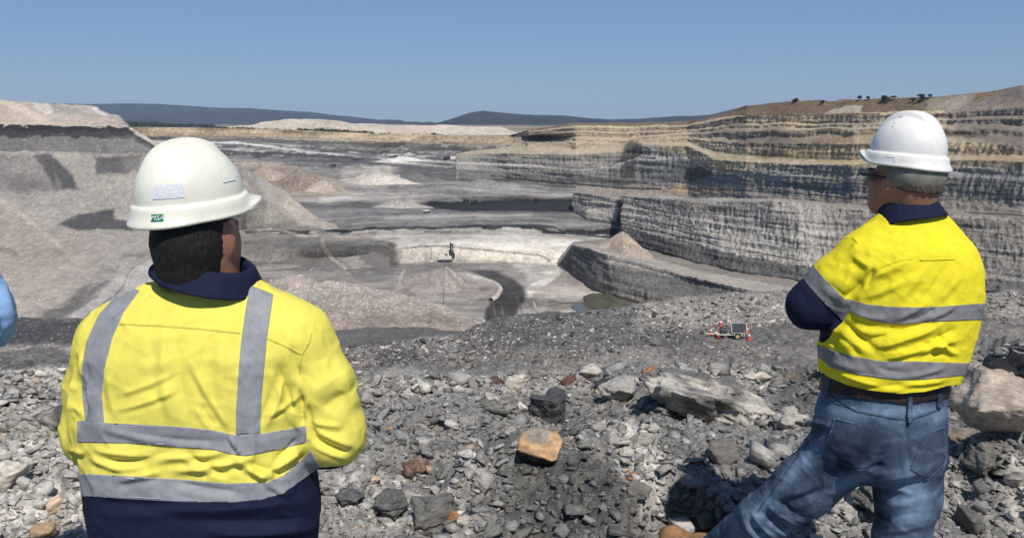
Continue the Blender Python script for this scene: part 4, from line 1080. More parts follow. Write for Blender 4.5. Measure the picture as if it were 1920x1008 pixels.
# ------------------------------------------------------------------ soft bodies: distance fields turned into one skin
class Field:
    def __init__(self, lo, hi, h):
        self.lo = np.array(lo, float); self.h = h
        self.n = np.ceil((np.array(hi, float) - self.lo) / h).astype(int) + 1
        self.f = np.full(self.n, 0.5, np.float32)
    def block(self, lo, hi):
        a = np.clip(np.floor((np.array(lo) - self.lo) / self.h).astype(int), 0, self.n - 1)
        b = np.clip(np.ceil((np.array(hi) - self.lo) / self.h).astype(int) + 1, 1, self.n)
        if (b <= a).any(): return None, None
        ax = [self.lo[k] + self.h * np.arange(a[k], b[k]) for k in range(3)]
        g = np.meshgrid(*ax, indexing='ij')
        return (slice(a[0], b[0]), slice(a[1], b[1]), slice(a[2], b[2])), g
    def add(self, d, sl, k, sub=False):
        f = self.f[sl]
        if sub:
            self.f[sl] = np.maximum(f, -d); return
        if k <= 0:
            self.f[sl] = np.minimum(f, d); return
        hh = np.clip(0.5 + 0.5 * (f - d) / k, 0, 1)
        self.f[sl] = f * (1 - hh) + d * hh - k * hh * (1 - hh)
    def cone(self, a, b, ra, rb, k=.02, m=.06):
        a = np.array(a, float); b = np.array(b, float); R = max(ra, rb) + m + k
        sl, g = self.block(np.minimum(a, b) - R, np.maximum(a, b) + R)
        if sl is None: return
        e = b - a; L = e @ e + 1e-12
        t = np.clip(((g[0] - a[0]) * e[0] + (g[1] - a[1]) * e[1] + (g[2] - a[2]) * e[2]) / L, 0, 1)
        d = np.sqrt((g[0] - a[0] - t * e[0]) ** 2 + (g[1] - a[1] - t * e[1]) ** 2 + (g[2] - a[2] - t * e[2]) ** 2) - (ra + (rb - ra) * t)
        self.add(d, sl, k)
    def chain(self, pts, rs, k=.02):
        for i in range(len(pts) - 1): self.cone(pts[i], pts[i + 1], rs[i], rs[i + 1], k)
    def ell(self, c, r, M=None, k=.02, sub=False, m=.06):
        c = np.array(c, float); r = np.array(r, float); R = r.max() + m + k
        sl, g = self.block(c - R, c + R)
        if sl is None: return
        q = np.stack([g[0] - c[0], g[1] - c[1], g[2] - c[2]], -1)
        if M is not None: q = q @ np.asarray(M, float)
        rho = np.sqrt(((q / r) ** 2).sum(-1))
        rho2 = np.sqrt(((q / r ** 2) ** 2).sum(-1)) + 1e-6
        self.add(rho * (rho - 1) / rho2, sl, k, sub)
    def torso(self, tab, n=2.5, k=.02, inset=0.0):
        """tab rows: (z, xl, xr, yc, b)"""
        tab = sorted(tab); T = np.array(tab, float)
        lo = (T[:, 1].min() - .08, (T[:, 3] - T[:, 4]).min() - .08, T[0, 0] - .05); hi = (T[:, 2].max() + .08, (T[:, 3] + T[:, 4]).max() + .08, T[-1, 0] + .05)
        sl, g = self.block(lo, hi)
        zz = g[2][0, 0, :]
        xl, xr, yc, b = (np.interp(zz, T[:, 0], T[:, i]) for i in (1, 2, 3, 4))
        ker = np.hanning(2 * max(2, int(.02 / self.h)) + 1); ker /= ker.sum(); pad = len(ker) // 2
        s_ = lambda q: np.convolve(np.pad(q, pad, mode='edge'), ker, 'valid')
        xl, xr, yc, b = map(s_, (xl, xr, yc, b))
        a = (xr - xl) / 2 - inset; b = b - inset; xc = (xl + xr) / 2
        rho = (np.abs((g[0] - xc) / a) ** n + np.abs((g[1] - yc) / b) ** n + 1e-12) ** (1 / n)
        d = (rho - 1) * np.minimum(a, b) * .95
        d = np.maximum(d, np.maximum(g[2] - (T[-1, 0] - inset), (T[0, 0] + inset) - g[2]))
        self.add(d, sl, k)
    def mesh(self, smooth=2):
        f = self.f
        ins = f < 0
        c = np.zeros(tuple(np.array(f.shape) - 1), np.int8)
        for dx in (0, 1):
            for dy in (0, 1):
                for dz in (0, 1):
                    c += ins[dx:f.shape[0] - 1 + dx, dy:f.shape[1] - 1 + dy, dz:f.shape[2] - 1 + dz]
        act = np.argwhere((c > 0) & (c < 8))
        idx = np.full(c.shape, -1, np.int32); idx[tuple(act.T)] = np.arange(len(act))
        corner = np.array([(x, y, z) for x in (0, 1) for y in (0, 1) for z in (0, 1)])
        val = np.stack([f[tuple((act + k).T)] for k in corner], -1)
        edges = [(i, j) for i in range(8) for j in range(i + 1, 8) if np.abs(corner[i] - corner[j]).sum() == 1]
        s = np.zeros((len(act), 3)); cnt = np.zeros(len(act))
        for i, j in edges:
            x = (val[:, i] < 0) != (val[:, j] < 0)
            den = val[:, i] - val[:, j]; t = np.where(np.abs(den) > 1e-9, val[:, i] / np.where(np.abs(den) > 1e-9, den, 1), .5)
            p = corner[i] + (corner[j] - corner[i]) * t[:, None]
            s += p * x[:, None]; cnt += x
        V = self.lo + (act + s / cnt[:, None]) * self.h
        F = []
        for ax in range(3):
            o1, o2 = [k for k in range(3) if k != ax]
            A = [slice(None)] * 3; B = [slice(None)] * 3
            A[ax] = slice(0, -1); B[ax] = slice(1, None)
            for k in (o1, o2):
                A[k] = slice(1, -1); B[k] = slice(1, -1)
            a_, b_ = ins[tuple(A)], ins[tuple(B)]
            e = np.argwhere(a_ != b_); sgn = a_[tuple(e.T)]
            e[:, o1] += 1; e[:, o2] += 1
            q = []
            for d1, d2 in ((-1, -1), (0, -1), (0, 0), (-1, 0)):
                w = e.copy(); w[:, o1] += d1; w[:, o2] += d2
                q.append(idx[tuple(w.T)])
            q = np.stack(q, -1)
            fl = sgn if ax != 1 else ~sgn
            q[~fl] = q[~fl][:, ::-1]
            F.append(q)
        F = np.concatenate(F); F = F[(F >= 0).all(1)]
        for _ in range(smooth):
            V = relax(V, F, .5)
        return V, F
def relax(V, F, w):
    acc = np.zeros_like(V); cnt = np.zeros(len(V))
    k = F.shape[1]
    for i in range(k):
        a, b = F[:, i], F[:, (i + 1) % k]
        for d in range(3):
            acc[:, d] += np.bincount(a, V[b, d], len(V)) + np.bincount(b, V[a, d], len(V))
        cnt += np.bincount(a, minlength=len(V)) + np.bincount(b, minlength=len(V))
    return V * (1 - w) + w * acc / np.maximum(cnt, 1)[:, None]
def normals(V, F):
    n = np.cross(V[F[:, 1]] - V[F[:, 0]], V[F[:, 2]] - V[F[:, 0]])
    N = np.zeros_like(V)
    for i in range(F.shape[1]):
        for d in range(3): N[:, d] += np.bincount(F[:, i], n[:, d], len(V))
    return N / (np.linalg.norm(N, axis=1, keepdims=True) + 1e-12)
def tris(F): return F if F.shape[1] == 3 else np.concatenate([F[:, [0, 1, 2]], F[:, [0, 2, 3]]])
def cut(V, F, f):
    """Split triangles along f = 0."""
    s = f > 0
    m = s[F].any(1) & ~s[F].all(1)
    keep = F[~m]; T = F[m]
    if len(T) == 0: return V, F, f
    st = s[T]; one = st.sum(1) == 1
    lone = np.where(one, st.argmax(1), (~st).argmax(1))
    r = np.arange(len(T))
    a, b, c = T[r, lone], T[r, (lone + 1) % 3], T[r, (lone + 2) % 3]
    def newv(i, j):
        lo, hi = np.minimum(i, j), np.maximum(i, j)
        return lo.astype(np.int64) * (len(V) + 1) + hi
    keys = np.concatenate([newv(a, b), newv(a, c)])
    uk, inv = np.unique(keys, return_inverse=True)
    lo, hi = uk // (len(V) + 1), uk % (len(V) + 1)
    t = (f[lo] / (f[lo] - f[hi]))[:, None]
    t = np.clip(t, .002, .998)
    NV = V[lo] + (V[hi] - V[lo]) * t
    ab, ac = inv[:len(T)] + len(V), inv[len(T):] + len(V)
    nf = np.concatenate([keep, np.stack([a, ab, ac], 1), np.stack([ab, b, c], 1), np.stack([ab, c, ac], 1)])
    return np.concatenate([V, NV]), nf, np.concatenate([f, np.zeros(len(NV))])
def overlay(V, F, fn, off, facing=True, thick=True, extra=None):
    """The patch of the surface where fn(uv, V) < 0, lifted by off, with a rim down to the surface."""
    T = tris(F); N = normals(V, T)
    f = fn(UV(V), V)
    if facing:
        sel = ((N * -V).sum(1) > -.02 * np.linalg.norm(V, axis=1))
        T = T[sel[T].all(1)]
    near = (f[T] < .02 * 1e3).any(1) if f.max() > 50 else np.ones(len(T), bool)
    T = T[near]
    V2, T2, _ = cut(V, T, f)
    f2 = fn(UV(V2), V2)
    keep = f2[T2].mean(1) < 0
    T2 = T2[keep]
    if len(T2) == 0: return None
    used, inv = np.unique(T2, return_inverse=True)
    Vb = V2[used]; T2 = inv.reshape(-1, 3)
    Nb = normals(V2, np.concatenate([T2 * 0 + used[T2]]))[used]
    Vo = Vb + Nb * off
    e = np.concatenate([T2[:, [0, 1]], T2[:, [1, 2]], T2[:, [2, 0]]])
    es = np.sort(e, 1); key = es[:, 0].astype(np.int64) * len(Vb) + es[:, 1]
    uq, ix, cn = np.unique(key, return_index=True, return_counts=True)
    be = e[ix[cn == 1]]
    n = len(Vb)
    rim = np.concatenate([np.stack([be[:, 1], be[:, 0], be[:, 0] + n], 1), np.stack([be[:, 1], be[:, 0] + n, be[:, 1] + n], 1)])
    return largest(np.concatenate([Vo, Vb - Nb * .001]), np.concatenate([T2, rim]))
def largest(V, T):
    lab = np.arange(len(V))
    while True:
        m = lab[T].min(1); new = lab.copy()
        for i in range(3): np.minimum.at(new, T[:, i], m)
        new = new[new]
        if (new == lab).all(): break
        lab = new
    ids, cnt = np.unique(lab[T[:, 0]], return_counts=True)
    T = T[lab[T[:, 0]] == ids[cnt.argmax()]]
    u, inv = np.unique(T, return_inverse=True)
    return V[u], inv.reshape(-1, 3)
def in_poly(poly): return lambda uv, V: dist_poly(uv[:, 0], uv[:, 1], poly)
def along(line, w): return lambda uv, V: dist_line(uv[:, 0], uv[:, 1], line) - w
def curve(pts):
    pts = np.array(pts, float)
    return lambda u: np.interp(u, pts[:, 0], pts[:, 1])
def hoop(top, bot):
    a, b = curve(top), curve(bot)
    return lambda uv, V: np.maximum(a(uv[:, 0]) - uv[:, 1], uv[:, 1] - b(uv[:, 0]))
def fold(V, N, folds, sc=1.0):
    """Sculpt creases and ridges measured on the photograph: (u0,v0,u1,v1,width_px,height_m)."""
    uv = UV(V); face = sm(-.1, .25, (N * -V).sum(1) / np.linalg.norm(V, axis=1))
    d = np.zeros(len(V))
    for u0, v0, u1, v1, w, a in folds:
        e = np.array([u1 - u0, v1 - v0], float); L = np.linalg.norm(e); e /= L
        s = (uv[:, 0] - u0) * e[0] + (uv[:, 1] - v0) * e[1]
        q = -(uv[:, 0] - u0) * e[1] + (uv[:, 1] - v0) * e[0]
        q = q + 0.12 * L * (s / L - .5) ** 2 * np.sign(e[0] + .3)
        tp = sm(-.15 * L, .25 * L, s) * sm(1.15 * L, .75 * L, s)
        x = q / w
        d += a * tp * (np.exp(-1.25 * np.abs(x) ** 1.25) - .5 * np.exp(-((x - 1.5) / .8) ** 2))
    return V + N * (d * face * sc)[:, None]
def cloth(V, F, folds=(), amp=.003, sc=9.0, seed=0, dirn=(1, 1, .45), sub=1.0):
    N = normals(V, F)
    q = V * np.array(dirn) * sc
    w = fbm(q * .6 + 4, 2, seed + 9)[:, None] * .5
    rg = ridged(q + w, 3, seed); r2 = ridged(V * np.array([1, 1, .8]) * sc * 2.4 + w * 2, 2, seed + 5); r3 = ridged((V @ np.array([[.8, 0, .5], [0, 1, 0], [-.5, 0, .8]])) * np.array([.5, .6, 1.6]) * sc * 1.6 + w, 2, seed + 6)
    d = amp * (rg * .5 + .42 * np.sign(r2) * np.abs(r2) ** 1.5 + .9 * np.clip(r3, 0, 1) ** 2)
    V = V + N * d[:, None]
    if len(folds): V = fold(V, normals(V, F), folds, sub)
    return V
def part(name, VF, mat, parent, smooth=True, **props):
    V, F = VF
    return link(name, mesh_np(name, V, F, smooth), mat, parent, **props)
def rotz(a): return np.array(Matrix.Rotation(a, 3, 'Z'))
def frame(yaw, pitch=0.0, roll=0.0):
    """columns: right, forward, up of something facing azimuth yaw (0 = away from the camera, + = to its right)"""
    m = Matrix.Rotation(-yaw, 3, 'Z') @ Matrix.Rotation(pitch, 3, 'X') @ Matrix.Rotation(roll, 3, 'Y')
    return np.array(m)

# ------------------------------------------------------------------ cloth, skin and helmet materials
def fabric(name, col, weave=900.0, lo=.9, hi=1.08, rough=.85, sheen=0.0, big=(7.0, .93, 1.05), bump=.25):
    m = new_mat(name, rough, .15)
    o = mottle(m, col, big[0], big[1], big[2])
    mottle(m, o, 60.0, lo, hi)
    wz = add_bump(m, 16.0, .5, .012, detail=2.0); wz.noise_type = 'RIDGED_MULTIFRACTAL'; wz.inputs['Distortion'].default_value = .6
    add_bump(m, 30.0, .3, .006)
    add_bump(m, 70.0, .25, .003)
    n = nd(m, "ShaderNodeTexWave", wave_type='BANDS', bands_direction='DIAGONAL'); n.inputs["Scale"].default_value = weave / 6; n.inputs["Distortion"].default_value = 1.0
    lk(m, nd(m, "ShaderNodeNewGeometry").outputs["Position"], n.inputs["Vector"])
    b = nd(m, "ShaderNodeBump"); b.inputs["Strength"].default_value = bump; b.inputs["Distance"].default_value = .0008
    lk(m, n.outputs["Fac"], b.inputs["Height"]); lk(m, bsdf(m).inputs["Normal"].links[0].from_socket, b.inputs["Normal"]); lk(m, b.outputs[0], bsdf(m).inputs["Normal"])
    if sheen: bsdf(m).inputs["Sheen Weight"].default_value = sheen
    return m
M_YELLOW_A = fabric("faded_yellow_cotton", (.70, .62, .11), lo=.94, hi=1.05)
M_YELLOW_B = fabric("bright_yellow_cotton", (.70, .60, .026), lo=.94, hi=1.05)
M_NAVY = fabric("navy_cotton", (.010, .013, .036), lo=.85, hi=1.2)
M_TAPE = fabric("reflective_tape", (.25, .255, .275), weave=1400, rough=.5, lo=.88, hi=1.1, big=(10, .85, 1.15))
M_TAPE_B = fabric("reflective_tape_dark", (.19, .19, .195), weave=1400, rough=.5, lo=.88, hi=1.1, big=(10, .85, 1.15))
M_BLUE = fabric("light_blue_cotton", (.20, .34, .56))
M_SKIN = new_mat("skin", .55, .35)
mottle(M_SKIN, (.33, .155, .10), 30.0, .8, 1.15); add_bump(M_SKIN, 160, .25, .002)
bsdf(M_SKIN).inputs["Subsurface Weight"].default_value = .08; bsdf(M_SKIN).inputs["Subsurface Radius"].default_value = (.012, .005, .003)
M_HAIR = new_mat("dark_hair", .7, .3)
_g = nd(M_HAIR, "ShaderNodeNewGeometry"); _m = nd(M_HAIR, "ShaderNodeMapping"); _m.inputs["Scale"].default_value = (300, 300, 30)
lk(M_HAIR, _g.outputs["Position"], _m.inputs["Vector"]); mottle(M_HAIR, (.010, .008, .007), 1.0, .4, 1.8, coord=_m.outputs[0]); add_bump(M_HAIR, 1.0, .9, .006, coord=_m.outputs[0])
M_HAIRG = new_mat("grey_hair", .7, .3)
_g = nd(M_HAIRG, "ShaderNodeNewGeometry"); _m = nd(M_HAIRG, "ShaderNodeMapping"); _m.inputs["Scale"].default_value = (300, 300, 30)
lk(M_HAIRG, _g.outputs["Position"], _m.inputs["Vector"]); mottle(M_HAIRG, (.07, .055, .045), 1.0, .4, 1.8, coord=_m.outputs[0]); add_bump(M_HAIRG, 1.0, .9, .006, coord=_m.outputs[0])
def plastic(name, col, stain):
    m = new_mat(name, .32, .5)
    n = nd(m, "ShaderNodeTexNoise"); n.inputs["Scale"].default_value = 9.0; n.inputs["Detail"].default_value = 6.0
    lk(m, nd(m, "ShaderNodeNewGeometry").outputs["Position"], n.inputs["Vector"])
    r = nd(m, "ShaderNodeMapRange"); r.inputs["From Min"].default_value = .55; r.inputs["From Max"].default_value = .75; lk(m, n.outputs[0], r.inputs["Value"])
    mx = nd(m, "ShaderNodeMix", data_type='RGBA'); mx.inputs[6].default_value = (*col, 1); mx.inputs[7].default_value = (*stain, 1)
    lk(m, r.outputs[0], mx.inputs[0]); o = mottle(m, mx.outputs[2], 55.0, .95, 1.03); mottle(m, o, 7.0, .88, 1.04, detail=8.0, rough=.75)
    rr_ = nd(m, "ShaderNodeMapRange"); rr_.inputs["To Min"].default_value = .28; rr_.inputs["To Max"].default_value = .5; lk(m, n.outputs[0], rr_.inputs["Value"]); lk(m, rr_.outputs[0], bsdf(m).inputs["Roughness"])
    add_bump(m, 40, .04, .002)
    return m
M_HELM_A = plastic("cream_helmet_plastic", (.74, .725, .62), (.68, .64, .50))
M_HELM_B = plastic("white_helmet_plastic", (.73, .72, .69), (.67, .66, .62))
M_GREEN = new_mat("green_print", .4, .4, (.0, .16, .07))
M_WHITE = new_mat("white_print", .4, .4, (.75, .78, .76))
M_BLACK = new_mat("black_plastic", .35, .4, (.012, .012, .013))
M_DENIM = new_mat("denim", .85, .15)
M_BELT = new_mat("brown_leather", .55, .35); mottle(M_BELT, (.020, .012, .009), 40, .6, 1.6); add_bump(M_BELT, 120, .4, .002)
M_BOOT = new_mat("tan_suede", .9, .1); mottle(M_BOOT, (.27, .155, .080), 30, .6, 1.35); add_bump(M_BOOT, 200, .3, .002)
M_SOLE = new_mat("rubber_sole", .8, .2, (.03, .026, .022))
M_LINER = fabric("grey_green_liner", (.20, .20, .165), big=(18, .7, 1.2))
M_STITCH = new_mat("stitching", .9, .1, (.42, .42, .43))

def seam_mat(name, base, k):
    return fabric(name, tuple(c * k for c in base), lo=.9, hi=1.05)
M_SEAM_A = seam_mat("yellow_seam_faded", (.70, .62, .11), .84)
M_SEAM_B = seam_mat("yellow_seam_bright", (.70, .60, .026), .82)

# ------------------------------------------------------------------ helmet
HA = {'A': (.096, .113), 'B': (.091, .106)}
def helmet_shape(th, ph_t, kind):
    """local surface point of the dome: th azimuth (0 = front, right positive), ph_t 0 rim .. 1 crown"""
    a, b = HA[kind]
    ph = ph_t * np.pi / 2
    e = 2 / 2.08
    r = np.cos(ph).clip(0, 1) ** e; z = np.sin(ph).clip(0, 1) ** e
    x = np.sin(th) * a * r; y = np.cos(th) * b * r; z = .040 + (.113 if kind == 'A' else .109) * z
    if kind == 'A':
        k = sm(.032, .024, np.abs(x)) * sm(.075, .055, y) * sm(-.125, -.05, y) * sm(.06, .11, z); z = z + .0085 * k
        k2 = sm(.062, .056, np.abs(x)) * sm(.034, .040, np.abs(x)) * sm(.085, .12, z); z = z - .0025 * k2
    else:
        k = sm(.034, .026, np.abs(x)) * sm(-.10, -.04, y) * sm(.075, .11, z); z = z + .010 * k
        g = np.exp(-((np.abs(x) - .036) / .005) ** 2) * sm(-.07, -.02, y) * sm(.08, .12, z); z = z - .004 * g
    return np.stack([x, y, z], -1)
def make_helmet(parent, origin, M, kind, mat, scale=1.0):
    n = 144
    th = np.linspace(0, 2 * np.pi, n, endpoint=False)
    c = np.cos(th); front = sm(.35, .95, c); back = sm(.4, .95, -c)
    nx, ny = np.sin(th), np.cos(th)
    a, b = HA[kind]
    def ring(off, z):
        return np.stack([nx * (a + off), ny * (b + off), z + np.zeros(n)], -1)
    fd = .010 if kind == 'A' else .020
    drop = fd * front - .002 * back + .001 * np.abs(nx)
    pk = .022 if kind == 'A' else .012
    rim_o = .0150 + pk * front ** 1.5 + .006 * back
    rows = [ring(.006, .006 + drop), ring(.012 + .02 * front, .001 + drop * 1.2), ring(rim_o - .002, -.001 + drop * 1.5), ring(rim_o, .002 + drop * 1.5), ring(rim_o - .001, .0055 + drop * 1.5),
            ring(rim_o * .78, .011 + drop), ring(.0112 + .004 * front, .019 + drop * .6), ring(.0088, .030 + drop * .3), ring(.0070, .0345 + drop * .3), ring(.0040, .0365 + drop * .25), ring(.001, .0375 + drop * .15)]
    for t in np.concatenate([np.linspace(.0, .85, 40), np.linspace(.87, .997, 16)]):
        rows.append(helmet_shape(th, np.full(n, t), kind))
    V = np.array(rows); nr = len(rows)
    F = grid_faces(nr, n, wrap=True)[:, ::-1]
    Vf = V.reshape(-1, 3)
    Vf = np.concatenate([Vf, [helmet_shape(np.array([0.]), np.array([1.0]), kind)[0]]])
    last = (nr - 1) * n
    caps = np.array([[last + (i + 1) % n, last + i, len(Vf) - 1] for i in range(n)])
    W = lambda q: (np.asarray(q) * scale) @ M.T + origin
    me = mesh_np("hard_hat", W(Vf), [tuple(f) for f in F.tolist()] + [tuple(f) for f in caps.tolist()])
    hat = link("hard_hat", me, mat, parent)
    md = hat.modifiers.new("thick", 'SOLIDIFY'); md.thickness = .003; md.offset = -1
    def on_band(tt, zz, off):
        cc, ss = np.cos(tt), np.abs(np.sin(tt)); fr, bk = sm(.35, .95, cc), sm(.4, .95, -cc)
        dr = fd * fr - .002 * bk + .001 * ss; ro = .0150 + pk * fr ** 1.5 + .006 * bk
        zs = [.0055 + dr * 1.5, .011 + dr, .019 + dr * .6, .030 + .3 * dr, .0345 + .3 * dr]; os_ = [ro - .001, ro * .78, .0112 + .004 * fr, .0088 + 0 * dr, .0070 + 0 * dr]
        o_ = os_[0]
        for i in range(4):
            t_ = np.clip((zz - zs[i]) / (zs[i + 1] - zs[i]), 0, 1); o_ = np.where(zz > zs[i], os_[i] * (1 - t_) + os_[i + 1] * t_, o_)
        return np.stack([np.sin(tt) * (a + o_ + off), np.cos(tt) * (b + o_ + off), zz], -1)
    def patch(name, t0, t1, p0, p1, m, off=.0012, nn=(14, 8), band=False, p=hat):
        tt, pp = np.meshgrid(np.linspace(t0, t1, nn[0]), np.linspace(p0, p1, nn[1]))
        if band:   # on the sloping band above the rim
            q = on_band(tt, pp, off)
        else:
            q = helmet_shape(tt, pp, kind); q2 = q - np.array([0, 0, .05]); q = q + q2 / np.linalg.norm(q2, axis=-1, keepdims=True) * off
        F_ = grid_faces(nn[1], nn[0])
        return link(name, mesh_np(name, W(q.reshape(-1, 3)), F_), m, p)
    def slot(name, x0, x1, y0, y1, m, off=.0008):
        xx, yy = np.meshgrid(np.linspace(x0, x1, 4), np.linspace(y0, y1, 4))
        rr_ = np.sqrt((xx / a) ** 2 + (yy / b) ** 2).clip(0, .999)
        q = helmet_shape(np.arctan2(xx / a, yy / b), np.arccos(rr_ ** (2.08 / 2)) * 2 / np.pi, kind); q[..., 2] += off
        return link(name, mesh_np(name, W(q.reshape(-1, 3)), grid_faces(4, 4)), m, hat)
    return hat, patch, W, on_band, slot
def head_prims(F, o, M, nose=True, k=.02):
    """o = helmet rim centre, M = head frame"""
    L = lambda x, y, z: o + M @ np.array([x, y, z])
    F.ell(L(0, -.012, .035), (.074, .088, .092), M, k)
    F.ell(L(0, .030, -.065), (.064, .066, .075), M, .03)
    F.ell(L(0, .052, -.120), (.040, .036, .030), M, .03)           # chin
    F.ell(L(0, -.035, -.045), (.070, .070, .075), M, .03)          # nape
    for s in (-1, 1):
        F.ell(L(.074 * s, -.004, -.042), (.008, .019, .031), M, .006)   # ear
        F.ell(L(.074 * s, -.004, -.068), (.007, .009, .010), M, .006)
        F.ell(L(.030 * s, .092, -.030), (.017, .010, .010), M, 0, sub=True)  # eye socket
        F.ell(L(.030 * s, .084, -.030), (.012, .012, .012), M, 0)
    F.cone(L(0, .094, -.022), L(0, .112, -.062), .008, .013, .012)
    F.ell(L(0, .088, -.094), (.024, .010, .006), M, .006)
    F.ell(L(0, .094, -.090), (.020, .006, .0016), M, 0, sub=True)
def hand_prims(F, wrist, d, nrm, s=1.0, right=True):
    """A relaxed hand closing round what it rests on: d = towards the fingers, nrm = palm side."""
    d = np.array(d, float); d /= np.linalg.norm(d); nrm = np.array(nrm, float); nrm -= d * (nrm @ d); nrm /= np.linalg.norm(nrm)
    sd = np.cross(d, nrm) * (1 if right else -1)
    w = np.array(wrist, float)
    for i in range(4):
        o = (i - 1.5) * .020 * s
        F.cone(w + d * .012 + sd * o * .6, w + d * .088 * s + sd * o, .015, .011, .012)
        L = [.044, .049, .046, .036][i] * s
        p0 = w + d * .088 * s + sd * o
        a1, a2, a3 = .45, 1.05, 1.6
        p1 = p0 + (d * math.cos(a1) + nrm * math.sin(a1)) * L; p2 = p1 + (d * math.cos(a2) + nrm * math.sin(a2)) * L * .62; p3 = p2 + (d * math.cos(a3) + nrm * math.sin(a3)) * L * .5
        F.cone(p0, p1, .0105, .0095, .004); F.cone(p1, p2, .0095, .0085, .004); F.cone(p2, p3, .0085, .0075, .004)
    t0 = w + d * .02 + sd * .030 * s; t1 = t0 + (d * .6 + sd * .7 + nrm * .3) / 1.0 * .045 * s; t2 = t1 + (d * .85 + sd * .25 + nrm * .45) * .034 * s; t3 = t2 + (d * .8 + nrm * .6) * .024 * s
    F.cone(t0, t1, .015, .012, .012); F.cone(t1, t2, .0115, .0105, .004); F.cone(t2, t3, .0105, .008, .004)
def hair_cap(parent, o, M, mat, zlow_back, zlow_side, seed, off=.006):
    L = lambda x, y, z: o + M @ np.array([x, y, z])
    F = Field(o - .2, o + np.array([.2, .2, .2]), .0045)
    F.ell(L(0, -.012, .035), (.074 + off, .088 + off, .092 + off), M, .02); F.ell(L(0, -.037, -.045), (.070 + off, .070 + off, .077 + off), M, .03); F.cone(L(0, -.042, -.06), L(0, -.046, -.15), .066 + off, .060 + off, .02)
    sl, g = F.block(F.lo, F.lo + F.n * F.h)
    q = np.stack([g[0] - o[0], g[1] - o[1], g[2] - o[2]], -1) @ M
    low = np.where(q[..., 1] < -.02, zlow_back, zlow_side) if False else zlow_back + (zlow_side - zlow_back) * sm(-.07, .01, q[..., 1])
    F.f = np.maximum(F.f, (low - q[..., 2]))
    F.f = np.maximum(F.f, q[..., 1] - .028)
    F.f += .0022 * noise3(q * 220, seed)
    return part("hair", F.mesh(1), mat, parent)
def collar(parent, c, ax, rx, ry, h, mat, yaw, tilt, flare=.028, seed=0, drop=.03, roll=0.0):
    """Turned-down shirt collar standing round the neck; c = centre of its foot."""
    M = frame(yaw, tilt, roll)
    n = 120; th = np.linspace(-np.pi * .97, np.pi * .97, n) + np.pi   # opening at the front
    rows = []
    prof = [(-.010, .0), (-.012, .35), (-.011, .75), (-.008, .97), (-.003, 1.05), (.004, 1.04), (.009, .92), (.013, .65), (.018, .30), (.024, .02), (.026, -.10), (.022, -.12), (.014, .05), (.004, .3)]
    wob = fbm(np.stack([np.cos(th) * 2, np.sin(th) * 2, th * 0], -1), 3, seed)
    fr = sm(-.2, 1.0, np.cos(th))
    for o_, z_ in prof:
        k = .5 + .5 * (z_ if z_ > 0 else 0)
        outer = o_ > .003
        zz = h * z_ - (drop * fr * (1.15 - z_) if outer else 0) + .002 * wob
        off = o_ * (1 + flare * 6 * fr * (1 - z_) * (1 if outer else 0)) + .002 * wob
        q = np.stack([np.sin(th) * (rx * (1.10 - .12 * z_) + off), np.cos(th) * (ry * (1.10 - .12 * z_) + off), zz], -1)
        rows.append(q @ M.T + np.array(c))
    V = np.array(rows); F = grid_faces(len(rows), n)
    return part("collar", (V.reshape(-1, 3), F), mat, parent)

def tabpx(rows, Y, b):
    out = []
    for i, (v, ul, ur) in enumerate(rows):
        bb = b[i] if isinstance(b, (list, tuple)) else b
        yy = Y[i] if isinstance(Y, (list, tuple)) else Y
        l, r_ = P(ul, v, yy), P(ur, v, yy)
        out.append((float(l[2]), float(l[0]), float(r_[0]), yy, bb))
    return out
def arm_on(F, sh, el, wr, rs, k=.03, inset=0.0, bulge=None):
    F.chain([sh, (np.array(sh) + np.array(el)) / 2 + (np.array(bulge) if bulge is not None else 0), el], [rs[0] - inset, (rs[0] + rs[1]) / 2 - inset, rs[1] - inset], k)
    F.chain([el, wr], [rs[1] - inset, rs[2] - inset], k)
